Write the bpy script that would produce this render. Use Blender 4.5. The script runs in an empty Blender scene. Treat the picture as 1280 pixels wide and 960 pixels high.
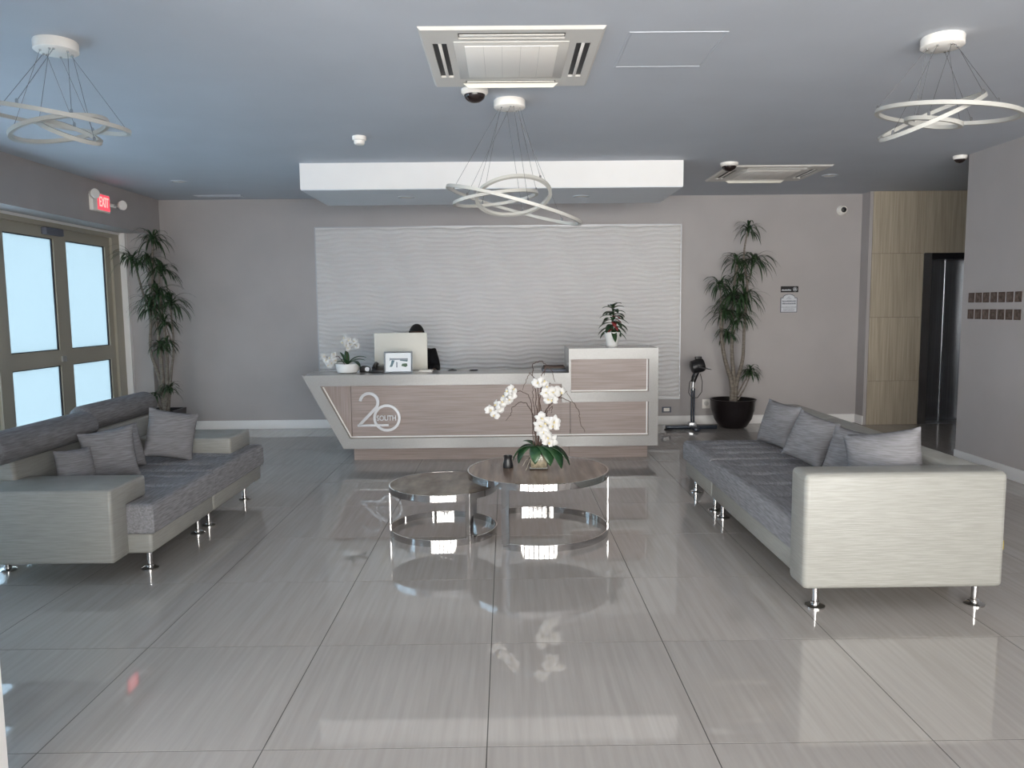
import bpy, bmesh, math, random
from mathutils import Vector, Matrix, Euler
random.seed(7)
S = bpy.context.scene
COL = S.collection
PI = math.pi

# ------------------------------------------------------------------ camera
FPX = 955.0
pitch, yaw, roll = math.radians(5.68), math.radians(0.42), 0.0100
fw = Vector((math.sin(yaw)*math.cos(pitch), math.cos(yaw)*math.cos(pitch), -math.sin(pitch)))
rt = Vector((math.cos(yaw), -math.sin(yaw), 0)); up = rt.cross(fw)
r2 = math.cos(roll)*rt - math.sin(roll)*up; u2 = math.cos(roll)*up + math.sin(roll)*rt
cd = bpy.data.cameras.new('camera'); cam = bpy.data.objects.new('camera', cd); COL.objects.link(cam)
cd.sensor_width = 36; cd.lens = FPX/1280*36; cd.clip_start = 0.02; cd.clip_end = 200
M = Matrix((r2, u2, -fw)).transposed().to_4x4(); M.translation = (0, 0, 1.5)
cam.matrix_world = M
S.camera = cam

# ------------------------------------------------------------------ world, daylight, exposure
w = bpy.data.worlds.new('daylight'); S.world = w; w.use_nodes = True
bg = w.node_tree.nodes['Background']
bg.inputs['Color'].default_value = (1.0, 0.962, 0.918, 1); bg.inputs['Strength'].default_value = 15.0
S.view_settings.view_transform = 'Standard'; S.view_settings.look = 'None'
S.view_settings.gamma = 1; S.view_settings.use_curve_mapping = False
S.view_settings.exposure = 0.3
def portal(name, loc, rot, sx, sy):
    l = bpy.data.lights.new(name, 'AREA'); l.shape = 'RECTANGLE'; l.size = sx; l.size_y = sy
    l.cycles.is_portal = True
    o = bpy.data.objects.new(name, l); COL.objects.link(o); o.location = loc; o.rotation_euler = rot
portal('window_portal', (0.0, -2.56, 1.4), (PI/2, 0, 0), 8.4, 2.6)

# ------------------------------------------------------------------ materials
def mat(name, col, rough=0.5, metal=0.0, spec=0.5, coat=0.0, emit=None, es=0):
    m = bpy.data.materials.new(name); m.use_nodes = True
    b = m.node_tree.nodes['Principled BSDF']
    b.inputs['Base Color'].default_value = (*col, 1); b.inputs['Roughness'].default_value = rough
    b.inputs['Metallic'].default_value = metal; b.inputs['Specular IOR Level'].default_value = spec
    b.inputs['Coat Weight'].default_value = coat
    if emit:
        b.inputs['Emission Color'].default_value = (*emit, 1); b.inputs['Emission Strength'].default_value = es
    return m
def streak(name, c0, c1, scale, nscale=1.0, rough=0.5, spec=0.5, bump=0.0, detail=4, rnd=False, lo=0.35, hi=0.65, rv=0.0, metal=0):
    m = mat(name, c0, rough, metal, spec); nt = m.node_tree; N = nt.nodes; Lk = nt.links
    b = N['Principled BSDF']
    tc = N.new('ShaderNodeTexCoord'); mp = N.new('ShaderNodeMapping'); mp.inputs['Scale'].default_value = scale
    src = tc.outputs['Object']
    if rnd:
        oi = N.new('ShaderNodeObjectInfo'); ad = N.new('ShaderNodeVectorMath'); ad.operation = 'MULTIPLY_ADD'
        cb = N.new('ShaderNodeCombineXYZ')
        for i in range(3): Lk.new(oi.outputs['Random'], cb.inputs[i])
        Lk.new(cb.outputs[0], ad.inputs[0]); ad.inputs[1].default_value = (37, 53, 71); Lk.new(src, ad.inputs[2]); src = ad.outputs[0]
    Lk.new(src, mp.inputs['Vector'])
    nz = N.new('ShaderNodeTexNoise'); nz.inputs['Scale'].default_value = nscale; nz.inputs['Detail'].default_value = detail
    Lk.new(mp.outputs[0], nz.inputs['Vector'])
    rp = N.new('ShaderNodeValToRGB'); rp.color_ramp.elements[0].position = lo; rp.color_ramp.elements[1].position = hi
    rp.color_ramp.elements[0].color = (*c0, 1); rp.color_ramp.elements[1].color = (*c1, 1)
    Lk.new(nz.outputs['Fac'], rp.inputs['Fac']); Lk.new(rp.outputs[0], b.inputs['Base Color'])
    if bump:
        bp = N.new('ShaderNodeBump'); bp.inputs['Strength'].default_value = bump; bp.inputs['Distance'].default_value = 0.004
        Lk.new(nz.outputs['Fac'], bp.inputs['Height']); Lk.new(bp.outputs[0], b.inputs['Normal'])
    if rv:
        mr = N.new('ShaderNodeMapRange'); mr.inputs['To Min'].default_value = rough; mr.inputs['To Max'].default_value = rough+rv
        Lk.new(nz.outputs['Fac'], mr.inputs['Value']); Lk.new(mr.outputs[0], b.inputs['Roughness'])
    return m
def mottle(name, col, var=0.05, scale=3.0, rough=0.6, spec=0.3, bump=0.05):
    c0 = tuple(c*(1-var) for c in col); c1 = tuple(min(1, c*(1+var)) for c in col)
    return streak(name, c0, c1, (1, 1, 1), scale, rough, spec, bump, 6)
def film(name, col):
    m = bpy.data.materials.new(name); m.use_nodes = True; nt = m.node_tree; N = nt.nodes; Lk = nt.links
    N.remove(N['Principled BSDF']); out = N['Material Output']
    tr = N.new('ShaderNodeBsdfTranslucent'); tr.inputs['Color'].default_value = (*col, 1)
    gl = N.new('ShaderNodeBsdfGlossy'); gl.inputs['Roughness'].default_value = 0.08
    fr = N.new('ShaderNodeFresnel'); fr.inputs['IOR'].default_value = 1.35
    mx = N.new('ShaderNodeMixShader'); Lk.new(fr.outputs[0], mx.inputs[0]); Lk.new(tr.outputs[0], mx.inputs[1]); Lk.new(gl.outputs[0], mx.inputs[2])
    Lk.new(mx.outputs[0], out.inputs['Surface']); return m
def clear_glass(name, tint=(0.97, 0.98, 0.98)):
    m = bpy.data.materials.new(name); m.use_nodes = True; nt = m.node_tree; N = nt.nodes; Lk = nt.links
    N.remove(N['Principled BSDF']); out = N['Material Output']
    tr = N.new('ShaderNodeBsdfTransparent'); tr.inputs['Color'].default_value = (*tint, 1)
    gl = N.new('ShaderNodeBsdfGlossy'); gl.inputs['Roughness'].default_value = 0.0
    fr = N.new('ShaderNodeFresnel'); fr.inputs['IOR'].default_value = 1.45
    mx = N.new('ShaderNodeMixShader'); Lk.new(fr.outputs[0], mx.inputs[0]); Lk.new(tr.outputs[0], mx.inputs[1]); Lk.new(gl.outputs[0], mx.inputs[2])
    Lk.new(mx.outputs[0], out.inputs['Surface']); return m

MT = dict(
 wall=mottle('wall_paint', (0.43, 0.40, 0.395), 0.03, 2.0, 0.55, 0.3, 0.02),
 ceil=mottle('ceiling_paint', (0.54, 0.565, 0.615), 0.02, 2.0, 0.7, 0.2, 0.02),
 white=mottle('white_paint', (0.86, 0.84, 0.83), 0.015, 3.0, 0.45, 0.4, 0.01),
 wave=mat('white_wave_lacquer', (0.70, 0.68, 0.67), 0.22, 0, 0.5),
 tile=streak('floor_porcelain', (0.36, 0.332, 0.312), (0.42, 0.392, 0.372), (26, 1.1, 1), 1.6, 0.035, 0.5, 0, 5, True, 0.3, 0.7),
 grout=mat('grout', (0.06, 0.055, 0.05), 0.8),
 wtile=streak('wall_porcelain', (0.42, 0.355, 0.27), (0.53, 0.46, 0.36), (30, 1, 1.0), 1.6, 0.25, 0.4, 0, 5, True),
 bronze=mat('bronze_aluminium', (0.42, 0.385, 0.315), 0.4, 0.15),
 seal=mat('black_gasket', (0.01, 0.012, 0.02), 0.5),
 film=film('frosted_film', (0.245, 0.30, 0.335)),
 boosted_film=film('light_boost_frosted_film', (0.40, 0.49, 0.565)),  # film colour raised above the door panes to add blue fill light
 glass=clear_glass('clear_glass'),
 quartz=streak('pale_quartz', (0.37, 0.355, 0.34), (0.39, 0.375, 0.36), (1, 1, 1), 60, 0.2, 0.5, 0, 6),
 wood=streak('ash_laminate', (0.275, 0.22, 0.20), (0.355, 0.29, 0.27), (1.3, 1, 45), 2.0, 0.38, 0.35, 0.03, 6),
 woodv=streak('ash_laminate_upright', (0.275, 0.22, 0.20), (0.355, 0.29, 0.27), (45, 1, 1.3), 2.0, 0.38, 0.35, 0.03, 6),
 steel=mat('brushed_steel', (0.55, 0.56, 0.58), 0.28, 1.0),
 elev=streak('elevator_steel', (0.30, 0.31, 0.33), (0.40, 0.41, 0.44), (60, 1, 0.6), 1.5, 0.2, 0.5, 0, 4, metal=0.9),
 chrome=mat('chrome', (0.60, 0.59, 0.59), 0.035, 1.0),
 alum=mat('satin_aluminium', (0.47, 0.475, 0.50), 0.4, 0.5),
 vinyl=streak('cream_vinyl', (0.272, 0.269, 0.246), (0.326, 0.322, 0.30), (9, 9, 190), 1.0, 0.38, 0.5, 0.2, 3),
 fabric=streak('grey_weave', (0.16, 0.155, 0.16), (0.24, 0.235, 0.245), (80, 7, 90), 1.4, 0.9, 0.15, 0.4, 5, True),
 fabric2=streak('grey_weave_seat', (0.20, 0.195, 0.205), (0.31, 0.305, 0.32), (70, 7, 80), 1.4, 0.9, 0.15, 0.3, 4),
 pillow=streak('grey_pillow_weave', (0.185, 0.18, 0.188), (0.27, 0.265, 0.28), (10, 10, 150), 1.3, 0.9, 0.15, 0.3, 4, True),
 tabletop=streak('walnut_stone_top', (0.13, 0.088, 0.066), (0.36, 0.26, 0.205), (14, 1.2, 1), 1.5, 0.25, 0.2, 0, 7, False, 0.3, 0.72),
 tabletop2=streak('grey_wood_stone_top', (0.115, 0.09, 0.068), (0.30, 0.245, 0.195), (9, 4, 1), 1.5, 0.25, 0.2, 0, 7, False, 0.3, 0.72),
 plastic=mat('white_plastic', (0.92, 0.88, 0.83), 0.4),
 cream=mat('cream_plastic', (0.66, 0.635, 0.57), 0.4),
 acgrey=mat('ac_grey_plastic', (0.68, 0.655, 0.62), 0.45),
 dark=mat('dark_plastic', (0.012, 0.012, 0.014), 0.4),
 dome=mat('smoked_dome', (0.02, 0.013, 0.013), 0.08),
 silicone=mat('pendant_silicone', (0.50, 0.49, 0.46), 0.45),
 wire=mat('steel_wire', (0.16, 0.16, 0.17), 0.4, 0.7),
 potblack=mat('black_ceramic', (0.010, 0.007, 0.008), 0.3),
 soil=mottle('soil', (0.03, 0.02, 0.015), 0.3, 40, 0.9, 0.1, 0.5),
 trunk=streak('cane_bark', (0.14, 0.12, 0.10), (0.24, 0.21, 0.18), (10, 10, 30), 2, 0.8, 0.2, 0.3, 5),
 leafd=streak('dracaena_leaf', (0.018, 0.042, 0.02), (0.045, 0.085, 0.035), (6, 6, 6), 2, 0.4, 0.4, 0, 3, True),
 leafo=streak('orchid_leaf', (0.012, 0.045, 0.02), (0.035, 0.085, 0.03), (8, 8, 8), 2, 0.3, 0.5, 0, 3, True),
 leafp=streak('glossy_leaf', (0.012, 0.035, 0.014), (0.03, 0.065, 0.025), (12, 12, 12), 2, 0.3, 0.5, 0, 3, True),
 red=mottle('red_bract', (0.30, 0.05, 0.05), 0.2, 20, 0.5, 0.3, 0),
 petal=mottle('white_petal', (0.62, 0.61, 0.60), 0.03, 30, 0.6, 0.2, 0),
 lip=mat('yellow_lip', (0.70, 0.58, 0.28), 0.5),
 stem=mat('dark_stem', (0.075, 0.045, 0.035), 0.7),
 vase=mottle('moss_in_glass', (0.33, 0.27, 0.19), 0.35, 35, 0.25, 0.6, 0.2),
 crystal=clear_glass('vase_glass', (0.86, 0.88, 0.87)),
 ceramic=mat('white_ceramic', (0.80, 0.79, 0.78), 0.25),
 shirt=mat('black_cloth', (0.008, 0.008, 0.010), 0.85, 0, 0.2),
 skin=mat('brown_skin', (0.10, 0.05, 0.032), 0.55),
 hair=mat('black_hair', (0.006, 0.005, 0.005), 0.7),
 screen=mat('dark_screen', (0.01, 0.01, 0.012), 0.15),
 exitred=mat('exit_red_lens', (0.5, 0.02, 0.04), 0.4, emit=(1.0, 0.09, 0.13), es=0.9),
 exitlit=mat('exit_letter_light', (0.8, 0.2, 0.2), 0.4, emit=(1.0, 0.36, 0.33), es=1.2),
 bronzeplate=streak('bronze_plate', (0.10, 0.075, 0.062), (0.22, 0.17, 0.15), (10, 10, 10), 3, 0.3, 0.5, 0, 4, True, metal=0.6),
 soffit=mat('soffit_paint', (0.72, 0.74, 0.78), 0.6),
 led=mat('white_edge_strip', (0.85, 0.84, 0.82), 0.35),
 paper=mat('white_paper', (0.80, 0.82, 0.84), 0.35),
 pblue=mat('print_teal', (0.10, 0.17, 0.20), 0.4), pgreen=mat('print_green', (0.06, 0.12, 0.07), 0.4), pgrey=mat('print_grey', (0.22, 0.25, 0.29), 0.4),
 signwhite=mat('sign_white', (0.62, 0.64, 0.68), 0.4), signblack=mat('sign_black', (0.010, 0.009, 0.009), 0.35),
 ink=mat('sign_ink', (0.13, 0.14, 0.18), 0.6),
 tag=mat('yellow_tag', (0.35, 0.27, 0.05), 0.5),
 pave=mottle('pavement', (0.42, 0.41, 0.39), 0.1, 4, 0.8, 0.2, 0.1),
 standblue=mat('dark_blue_metal', (0.022, 0.03, 0.045), 0.35, 0.4),
)

MT['tile'].node_tree.nodes['Principled BSDF'].inputs['IOR'].default_value = 1.85
# ------------------------------------------------------------------ mesh helpers
def box(bm, x0, x1, y0, y1, z0, z1, bev=0, seg=2):
    vs = [bm.verts.new(p) for p in [(x0,y0,z0),(x1,y0,z0),(x1,y1,z0),(x0,y1,z0),(x0,y0,z1),(x1,y0,z1),(x1,y1,z1),(x0,y1,z1)]]
    fs = [bm.faces.new([vs[i] for i in f]) for f in [(0,3,2,1),(4,5,6,7),(0,1,5,4),(1,2,6,5),(2,3,7,6),(3,0,4,7)]]
    if bev:
        es = list({e for f in fs for e in f.edges})
        bmesh.ops.bevel(bm, geom=es, offset=bev, segments=seg, affect='EDGES', profile=0.5)
    return vs
def prism(bm, poly, axis, a0, a1, bev=0, seg=2):
    """poly: 2-D points; axis 'x' -> (a, p0, p1); 'y' -> (p0, a, p1); 'z' -> (p0, p1, a)"""
    def P(p, a): return {'x': (a, p[0], p[1]), 'y': (p[0], a, p[1]), 'z': (p[0], p[1], a)}[axis]
    A = [bm.verts.new(P(p, a0)) for p in poly]; B = [bm.verts.new(P(p, a1)) for p in poly]
    n = len(poly); fs = [bm.faces.new(A), bm.faces.new(B[::-1])]
    for i in range(n): fs.append(bm.faces.new((A[i], B[i], B[(i+1) % n], A[(i+1) % n])))
    bmesh.ops.recalc_face_normals(bm, faces=fs)
    if bev:
        bmesh.ops.bevel(bm, geom=list({e for f in fs for e in f.edges}), offset=bev, segments=seg, affect='EDGES', profile=0.5)
def tube(bm, pts, rad, n=8, cap=True):
    pts = [Vector(p) for p in pts]
    if not hasattr(rad, '__len__'): rad = [rad]*len(pts)
    rings = []; prev = None
    for i, p in enumerate(pts):
        t = (pts[min(i+1, len(pts)-1)] - pts[max(i-1, 0)]).normalized()
        if prev is None:
            a = Vector((0, 0, 1)) if abs(t.z) < 0.9 else Vector((1, 0, 0)); u = t.cross(a).normalized()
        else: u = (prev - t*prev.dot(t)).normalized()
        prev = u; v = t.cross(u)
        rings.append([bm.verts.new(p + rad[i]*(math.cos(2*PI*k/n)*u + math.sin(2*PI*k/n)*v)) for k in range(n)])
    for a, b in zip(rings, rings[1:]):
        for k in range(n): bm.faces.new((a[k], a[(k+1) % n], b[(k+1) % n], b[k]))
    if cap: bm.faces.new(rings[0][::-1]); bm.faces.new(rings[-1])
def lathe(bm, prof, c=(0, 0, 0), n=24, cap0=True, cap1=True):
    rings = []
    for r, z in prof:
        rings.append([bm.verts.new((c[0]+r*math.cos(2*PI*k/n), c[1]+r*math.sin(2*PI*k/n), c[2]+z)) for k in range(n)])
    for a, b in zip(rings, rings[1:]):
        for k in range(n): bm.faces.new((a[k], a[(k+1) % n], b[(k+1) % n], b[k]))
    if cap0: bm.faces.new(rings[0][::-1])
    if cap1: bm.faces.new(rings[-1])
def band(bm, c, R, th, z0, z1, a0=0, a1=2*PI, n=64, mtx=None):
    """curved flat band (or full ring) of radius R, thickness th, between heights z0 and z1"""
    full = abs(a1-a0-2*PI) < 1e-6; m = n if full else n+1; R_ = []
    for i in range(m):
        a = a0+(a1-a0)*i/n; ca, sa = math.cos(a), math.sin(a)
        q = [Vector((r*ca, r*sa, z)) for r, z in ((R, z0), (R, z1), (R-th, z1), (R-th, z0))]
        R_.append([bm.verts.new((mtx @ p if mtx else p) + Vector(c)) for p in q])
    for i in range(n):
        a, b = R_[i], R_[(i+1) % m]
        for k in range(4): bm.faces.new((a[k], b[k], b[(k+1) % 4], a[(k+1) % 4]))
    if not full: bm.faces.new(R_[0]); bm.faces.new(R_[-1][::-1])
def obj(name, bm, material, parent=None, smooth=False, kind=None, label=None, angle=40):
    bmesh.ops.recalc_face_normals(bm, faces=bm.faces[:])
    me = bpy.data.meshes.new(name); bm.to_mesh(me); bm.free()
    me.materials.append(MT[material] if isinstance(material, str) else material)
    if smooth:
        me.polygons.foreach_set('use_smooth', [True]*len(me.polygons))
        me.set_sharp_from_angle(angle=math.radians(angle))
    o = bpy.data.objects.new(name, me); COL.objects.link(o)
    if parent is not None: o.parent = parent
    if kind: o['kind'] = kind
    if label: o['label'] = label
    return o
def B(name, material, dims, parent=None, bev=0, seg=2, **k):
    bm = bmesh.new(); box(bm, *dims, bev=bev, seg=seg); return obj(name, bm, material, parent, smooth=bool(bev), **k)
def tag(o, label, cat, group=None):
    o['label'] = label; o['category'] = cat
    if group: o['group'] = group
    return o
def thing(name, label, cat, loc=(0, 0, 0), group=None, rz=0):
    o = bpy.data.objects.new(name, None); COL.objects.link(o); o.location = loc; o.rotation_euler = (0, 0, rz)
    o.empty_display_size = 0.1
    return tag(o, label, cat, group)
def struct(o): o['kind'] = 'structure'; return o
def sempty(name, loc=(0, 0, 0)):
    o = bpy.data.objects.new(name, None); COL.objects.link(o); o.location = loc; o['kind'] = 'structure'; return o
def copy_tree(o, parent=None):
    c = o.copy(); COL.objects.link(c); c.parent = parent
    for ch in [x for x in COL.objects if x.parent == o]: copy_tree(ch, c)
    return c
def text(name, s, size, ext, mtx, material, parent):
    cu = bpy.data.curves.new(name, 'FONT'); cu.body = s; cu.size = size; cu.extrude = ext; cu.offset = size*0.016; cu.align_x = 'CENTER'; cu.align_y = 'CENTER'
    t = bpy.data.objects.new(name, cu); COL.objects.link(t)
    bpy.context.view_layer.update()
    me = bpy.data.meshes.new_from_object(t.evaluated_get(bpy.context.evaluated_depsgraph_get()))
    bpy.data.objects.remove(t); bpy.data.curves.remove(cu)
    me.transform(mtx); me.materials.clear(); me.materials.append(MT[material])
    o = bpy.data.objects.new(name, me); COL.objects.link(o); o.parent = parent
    return o

# ================================================================== THE ROOM
XL, XR, YB, ZC, YF = -4.28, 4.30, 9.66, 2.87, -2.50
XD = -4.61            # door plane in the left recess
# floor with its tiles
fl = struct(B('floor', 'grout', (-4.75, 6.75, YF-0.1, 9.9, -0.12, -0.0008)))
TW, TD, X0, Y0 = 0.77, 0.815, -0.08, 2.49
cache = {}
def add_tile(x0, x1, y0, y1):
    g = 0.002; key = (round(x1-x0, 3), round(y1-y0, 3))
    if key not in cache:
        bm = bmesh.new(); a, b = (x1-x0)/2-g, (y1-y0)/2-g
        vs = box(bm, -a, a, -b, b, -0.012, 0)
        bmesh.ops.recalc_face_normals(bm, faces=bm.faces[:])
        me = bpy.data.meshes.new('tile'); bm.to_mesh(me); bm.free(); me.materials.append(MT['tile']); cache[key] = me
    o = bpy.data.objects.new('tile', cache[key]); COL.objects.link(o); o.parent = fl
    o.location = ((x0+x1)/2, (y0+y1)/2, 0)
for i in range(-6, 9):
    for j in range(-7, 10):
        x0, x1, y0, y1 = X0+i*TW, X0+(i+1)*TW, Y0+j*TD, Y0+(j+1)*TD
        xa, xb = -4.66, (XR if (y0+y1)/2 < 7.2 else 6.6)
        x0, x1 = max(x0, xa), min(x1, xb); y0, y1 = max(y0, YF-0.1), min(y1, 9.80)
        if x1-x0 > 0.03 and y1-y0 > 0.03: add_tile(x0, x1, y0, y1)
struct(B('ceiling', 'ceil', (-4.75, 6.75, YF-0.1, 9.9, ZC, ZC+0.15)))
# back wall
struct(B('wall_back', 'wall', (XL-0.47, 4.46, YB, YB+0.2, 0, ZC)))
struct(B('wall_pier', 'wall', (4.46, 4.50, 9.455, YB+0.2, 0, ZC)))
# left wall with the recess for the glazed doors
struct(B('wall_left', 'wall', (XL-0.47, XL, YF, 2.3, 0, ZC)))
struct(B('wall_left_end', 'wall', (XL-0.47, XL, 9.28, YB, 0, ZC)))
struct(B('wall_left_header', 'wall', (XL-0.47, XL, 2.3, 9.28, 2.43, ZC)))
# right wall, its return, the lift lobby
bm = bmesh.new()
box(bm, XR, XR+0.16, YF, 7.20, 0, ZC); box(bm, XR+0.16, 6.75, 7.04, 7.20, 0, ZC)
struct(obj('wall_right', bm, 'wall'))
struct(B('wall_lobby', 'wall', (6.6, 6.75, 7.2, 9.9, 0, ZC)))
# lift wall core with the opening, clad with wall tiles
bm = bmesh.new()
box(bm, 4.50, 5.14, 9.455, 9.9, 0, ZC); box(bm, 5.98, 6.6, 9.455, 9.9, 0, ZC); box(bm, 5.14, 5.98, 9.455, 9.9, 2.12, ZC)
we = struct(obj('wall_elevator', bm, 'grout'))
def wtile(x0, x1, z0, z1):
    bm = bmesh.new(); g = 0.0015
    box(bm, -(x1-x0)/2+g, (x1-x0)/2-g, -0.008, 0.008, -(z1-z0)/2+g, (z1-z0)/2-g)
    o = obj('tile', bm, 'wtile', we); o.location = ((x0+x1)/2, 9.448, (z0+z1)/2)
for z0, z1 in ((0, 0.55), (0.55, 1.34), (1.34, 2.12), (2.12, ZC)):
    wtile(4.50, 5.14, z0, z1); wtile(5.98, 6.60, z0, z1)
wtile(5.14, 5.98, 2.12, ZC)
# lift door
d2 = sempty('door_2', (5.56, 9.7, 0))
def lb(name, m, x0, x1, y0, y1, z0, z1, p=None, o=(5.56, 9.7, 0), bev=0.0):
    return B(name, m, (x0-o[0], x1-o[0], y0-o[1], y1-o[1], z0-o[2], z1-o[2]), p if p else d2, bev)
lb('door_panel', 'elev', 5.24, 5.559, 9.70, 9.73, 0, 2.05)
lb('door_panel', 'elev', 5.561, 5.90, 9.70, 9.73, 0, 2.05)
lb('door_edge', 'steel', 5.553, 5.567, 9.692, 9.702, 0, 2.05)
lb('door_frame', 'steel', 5.14, 5.24, 9.44, 9.74, 0, 2.12); lb('door_frame', 'steel', 5.90, 5.98, 9.44, 9.74, 0, 2.12)
lb('door_header', 'dark', 5.24, 5.90, 9.50, 9.74, 2.05, 2.12)
lb('sill', 'alum', 5.24, 5.90, 9.46, 9.74, 0, 0.004)
# front wall: storefront glazing behind the camera
bm = bmesh.new(); box(bm, XL-0.47, XR+0.16, YF-0.1, YF, 2.72, ZC)
box(bm, XL-0.47, XL+0.1, YF-0.1, YF, 0, 2.72); box(bm, XR-0.1, XR+0.16, YF-0.1, YF, 0, 2.72)
struct(obj('wall_front', bm, 'white'))
def bay(n, x0, x1):
    e = sempty('window_%d' % n, ((x0+x1)/2, YF-0.05, 0))
    bm = bmesh.new(); t = 0.09; a = (x1-x0)/2
    box(bm, -a, -a+t, -0.05, 0.05, 0, 2.72); box(bm, a-t, a, -0.05, 0.05, 0, 2.72)
    for z0, z1 in ((0, 0.12), (2.08, 2.14), (2.67, 2.72), (1.02, 1.07)): box(bm, -a+t, a-t, -0.05, 0.05, z0, z1)
    obj('window_frame', bm, 'bronze', e)
    for z0, z1 in ((0.12, 1.02), (1.07, 2.08), (2.14, 2.67)): B('pane', 'glass', (-a+t, a-t, -0.004, 0.004, z0, z1), e)
xs = [-4.18+8.38*k/8 for k in range(9)]
for k in range(8): bay(k+2, xs[k], xs[k+1])
struct(B('wall_partition', 'white', (-3.45, -1.555, 2.10, 2.25, 0, ZC)))     # its white end shows at the left edge of the view
# left glazed double door
d1 = sempty('door_1', (XD, 8.05, 0))
def db(name, m, y0, y1, z0, z1, x0=XD-0.06, x1=XD, p=None, bev=0.0):
    q = d1 if p is None else p
    return B(name, m, (x0-XD, x1-XD, y0-8.05, y1-8.05, z0, z1), q, bev)
db('door_frame', 'bronze', 7.02, 9.24, 2.36, 2.43, XD-0.08, XD+0.03)
db('door_frame', 'bronze', 9.06, 9.24, 0, 2.36, XD-0.08, XD+0.03)
db('door_frame', 'bronze', 6.93, 7.04, 0, 2.43, XD-0.08, XD+0.03)
for (a, b) in ((7.04, 8.05), (8.05, 9.06)):
    bm = bmesh.new(); st = 0.11
    def f(y0, y1, z0, z1): box(bm, -0.05, 0, y0-8.05, y1-8.05, z0, z1)
    f(a, a+st, 0.02, 2.36); f(b-st, b, 0.02, 2.36)
    for z0, z1 in ((0.02, 0.22), (0.955, 1.115), (2.25, 2.36)): f(a+st, b-st, z0, z1)
    lf = obj('door_leaf', bm, 'bronze', d1)
    for z0, z1 in ((0.22, 0.955), (1.115, 2.25)):
        db('pane', 'film', a+st, b-st, z0, z1, XD-0.03, XD-0.026, lf)
        bm = bmesh.new()
        for dims in ((a+st, a+st+0.008, z0, z1), (b-st-0.012, b-st, z0, z1), (a+st, b-st, z0, z0+0.008), (a+st, b-st, z1-0.010, z1)):
            box(bm, -0.026, -0.012, dims[0]-8.05, dims[1]-8.05, dims[2], dims[3])
        obj('gasket', bm, 'seal', lf)
db('door_closer', 'ink', 7.74, 8.04, 2.28, 2.35, XD, XD+0.06, bev=0.008)
db('lock', 'steel', 7.95, 8.02, 0.99, 1.05, XD, XD+0.015)
# fixed side light next to the doors
w1 = sempty('window_1', (XD, 6.1, 0))
bm = bmesh.new()
def f(y0, y1, z0, z1): box(bm, -0.07, 0.0, y0-6.1, y1-6.1, z0, z1)
ys_ = [2.3, 3.22, 4.15, 5.07, 6.0, 6.93]
for q in range(6): f(ys_[q]-(0.0 if q == 0 else 0.06 if q == 5 else 0.03), ys_[q]+(0.06 if q == 0 else 0.0 if q == 5 else 0.03), 0, 2.43)
bays = [(ys_[q]+(0.06 if q == 0 else 0.03), ys_[q+1]-(0.06 if q == 4 else 0.03)) for q in range(5)]
for y0, y1 in bays:
    for z0, z1 in ((0, 0.1), (0.72, 0.80), (2.36, 2.43)): f(y0, y1, z0, z1)
obj('window_frame', bm, 'bronze', w1)
for y0, y1 in bays:
    for z0, z1 in ((0.1, 0.72), (0.80, 2.36)): B('pane', 'boosted_film', (-0.04, -0.034, y0-6.1, y1-6.1, z0, z1), w1)
struct(B('trim_4', 'white', (XD-0.02, XD+0.10, 9.225, 9.28, 0, 2.43)))
struct(B('trim_5', 'white', (XD+0.03, XD+0.045, 2.3, 9.225, 2.405, 2.43)))
# baseboards
struct(B('baseboard_back', 'white', (XL, 4.46, YB-0.014, YB, 0, 0.11), bev=0.003))
struct(B('baseboard_left', 'white', (XL, XL+0.014, 9.28, YB-0.014, 0, 0.11), bev=0.003))
struct(B('baseboard_right', 'white', (XR-0.014, XR, YF, 7.20, 0, 0.11), bev=0.003))
struct(B('baseboard_pier', 'white', (4.446, 4.46, 9.44, YB-0.014, 0, 0.11), bev=0.003))
# ceiling drop over the desk
cb = struct(B('ceiling_bulkhead', 'white', (-1.92, 1.69, 7.35, 8.45, 2.63, ZC)))
B('soffit_board', 'soffit', (-1.915, 1.685, 7.355, 8.445, 2.622, 2.63), cb)

# ================================================================== RELIEF PANEL
bm = bmesh.new()
px0, px1, pz0, pz1 = -2.35, 2.19, 0.34, 2.51
NX, NZ = 170, 380
g = []
for j in range(NZ+1):
    row = []; z = pz0+(pz1-pz0)*j/NZ
    for i in range(NX+1):
        x = px0+(px1-px0)*i/NX
        ph = 1.5*math.sin(2*PI*x/0.78+1.1*math.sin(2*PI*z/0.72))*(0.35+0.65*math.sin(PI*z/0.36)**2)+0.8*math.sin(2*PI*x/0.43+2*PI*z/0.95)
        a = 0.5+0.5*math.sin(2*PI*z/0.0535+ph)
        e = min(1, min(x-px0, px1-x, z-pz0, pz1-z)/0.02)
        row.append(bm.verts.new((x, YB-0.030-0.017*(a**1.6)*max(e, 0), z)))
    g.append(row)
for j in range(NZ):
    for i in range(NX): bm.faces.new((g[j][i], g[j][i+1], g[j+1][i+1], g[j+1][i]))
wp = thing('wave_panel', 'large white wall panel with rippled wave relief behind the reception desk', 'wall panel', (-0.08, YB, 0.34))
def rel(o, parent):
    o.parent = parent; o.matrix_parent_inverse = Matrix.Translation(parent.location).inverted(); return o
rel(obj('relief_face', bm, 'wave', None, True, angle=80), wp)
bm = bmesh.new(); t = 0.012
box(bm, px0-t, px1+t, YB-0.034, YB-0.001, pz1, pz1+t); box(bm, px0-t, px1+t, YB-0.034, YB-0.001, pz0-t, pz0)
box(bm, px0-t, px0, YB-0.034, YB-0.001, pz0, pz1); box(bm, px1, px1+t, YB-0.034, YB-0.001, pz0, pz1)
rel(obj('edge_frame', bm, 'alum'), wp)
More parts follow.
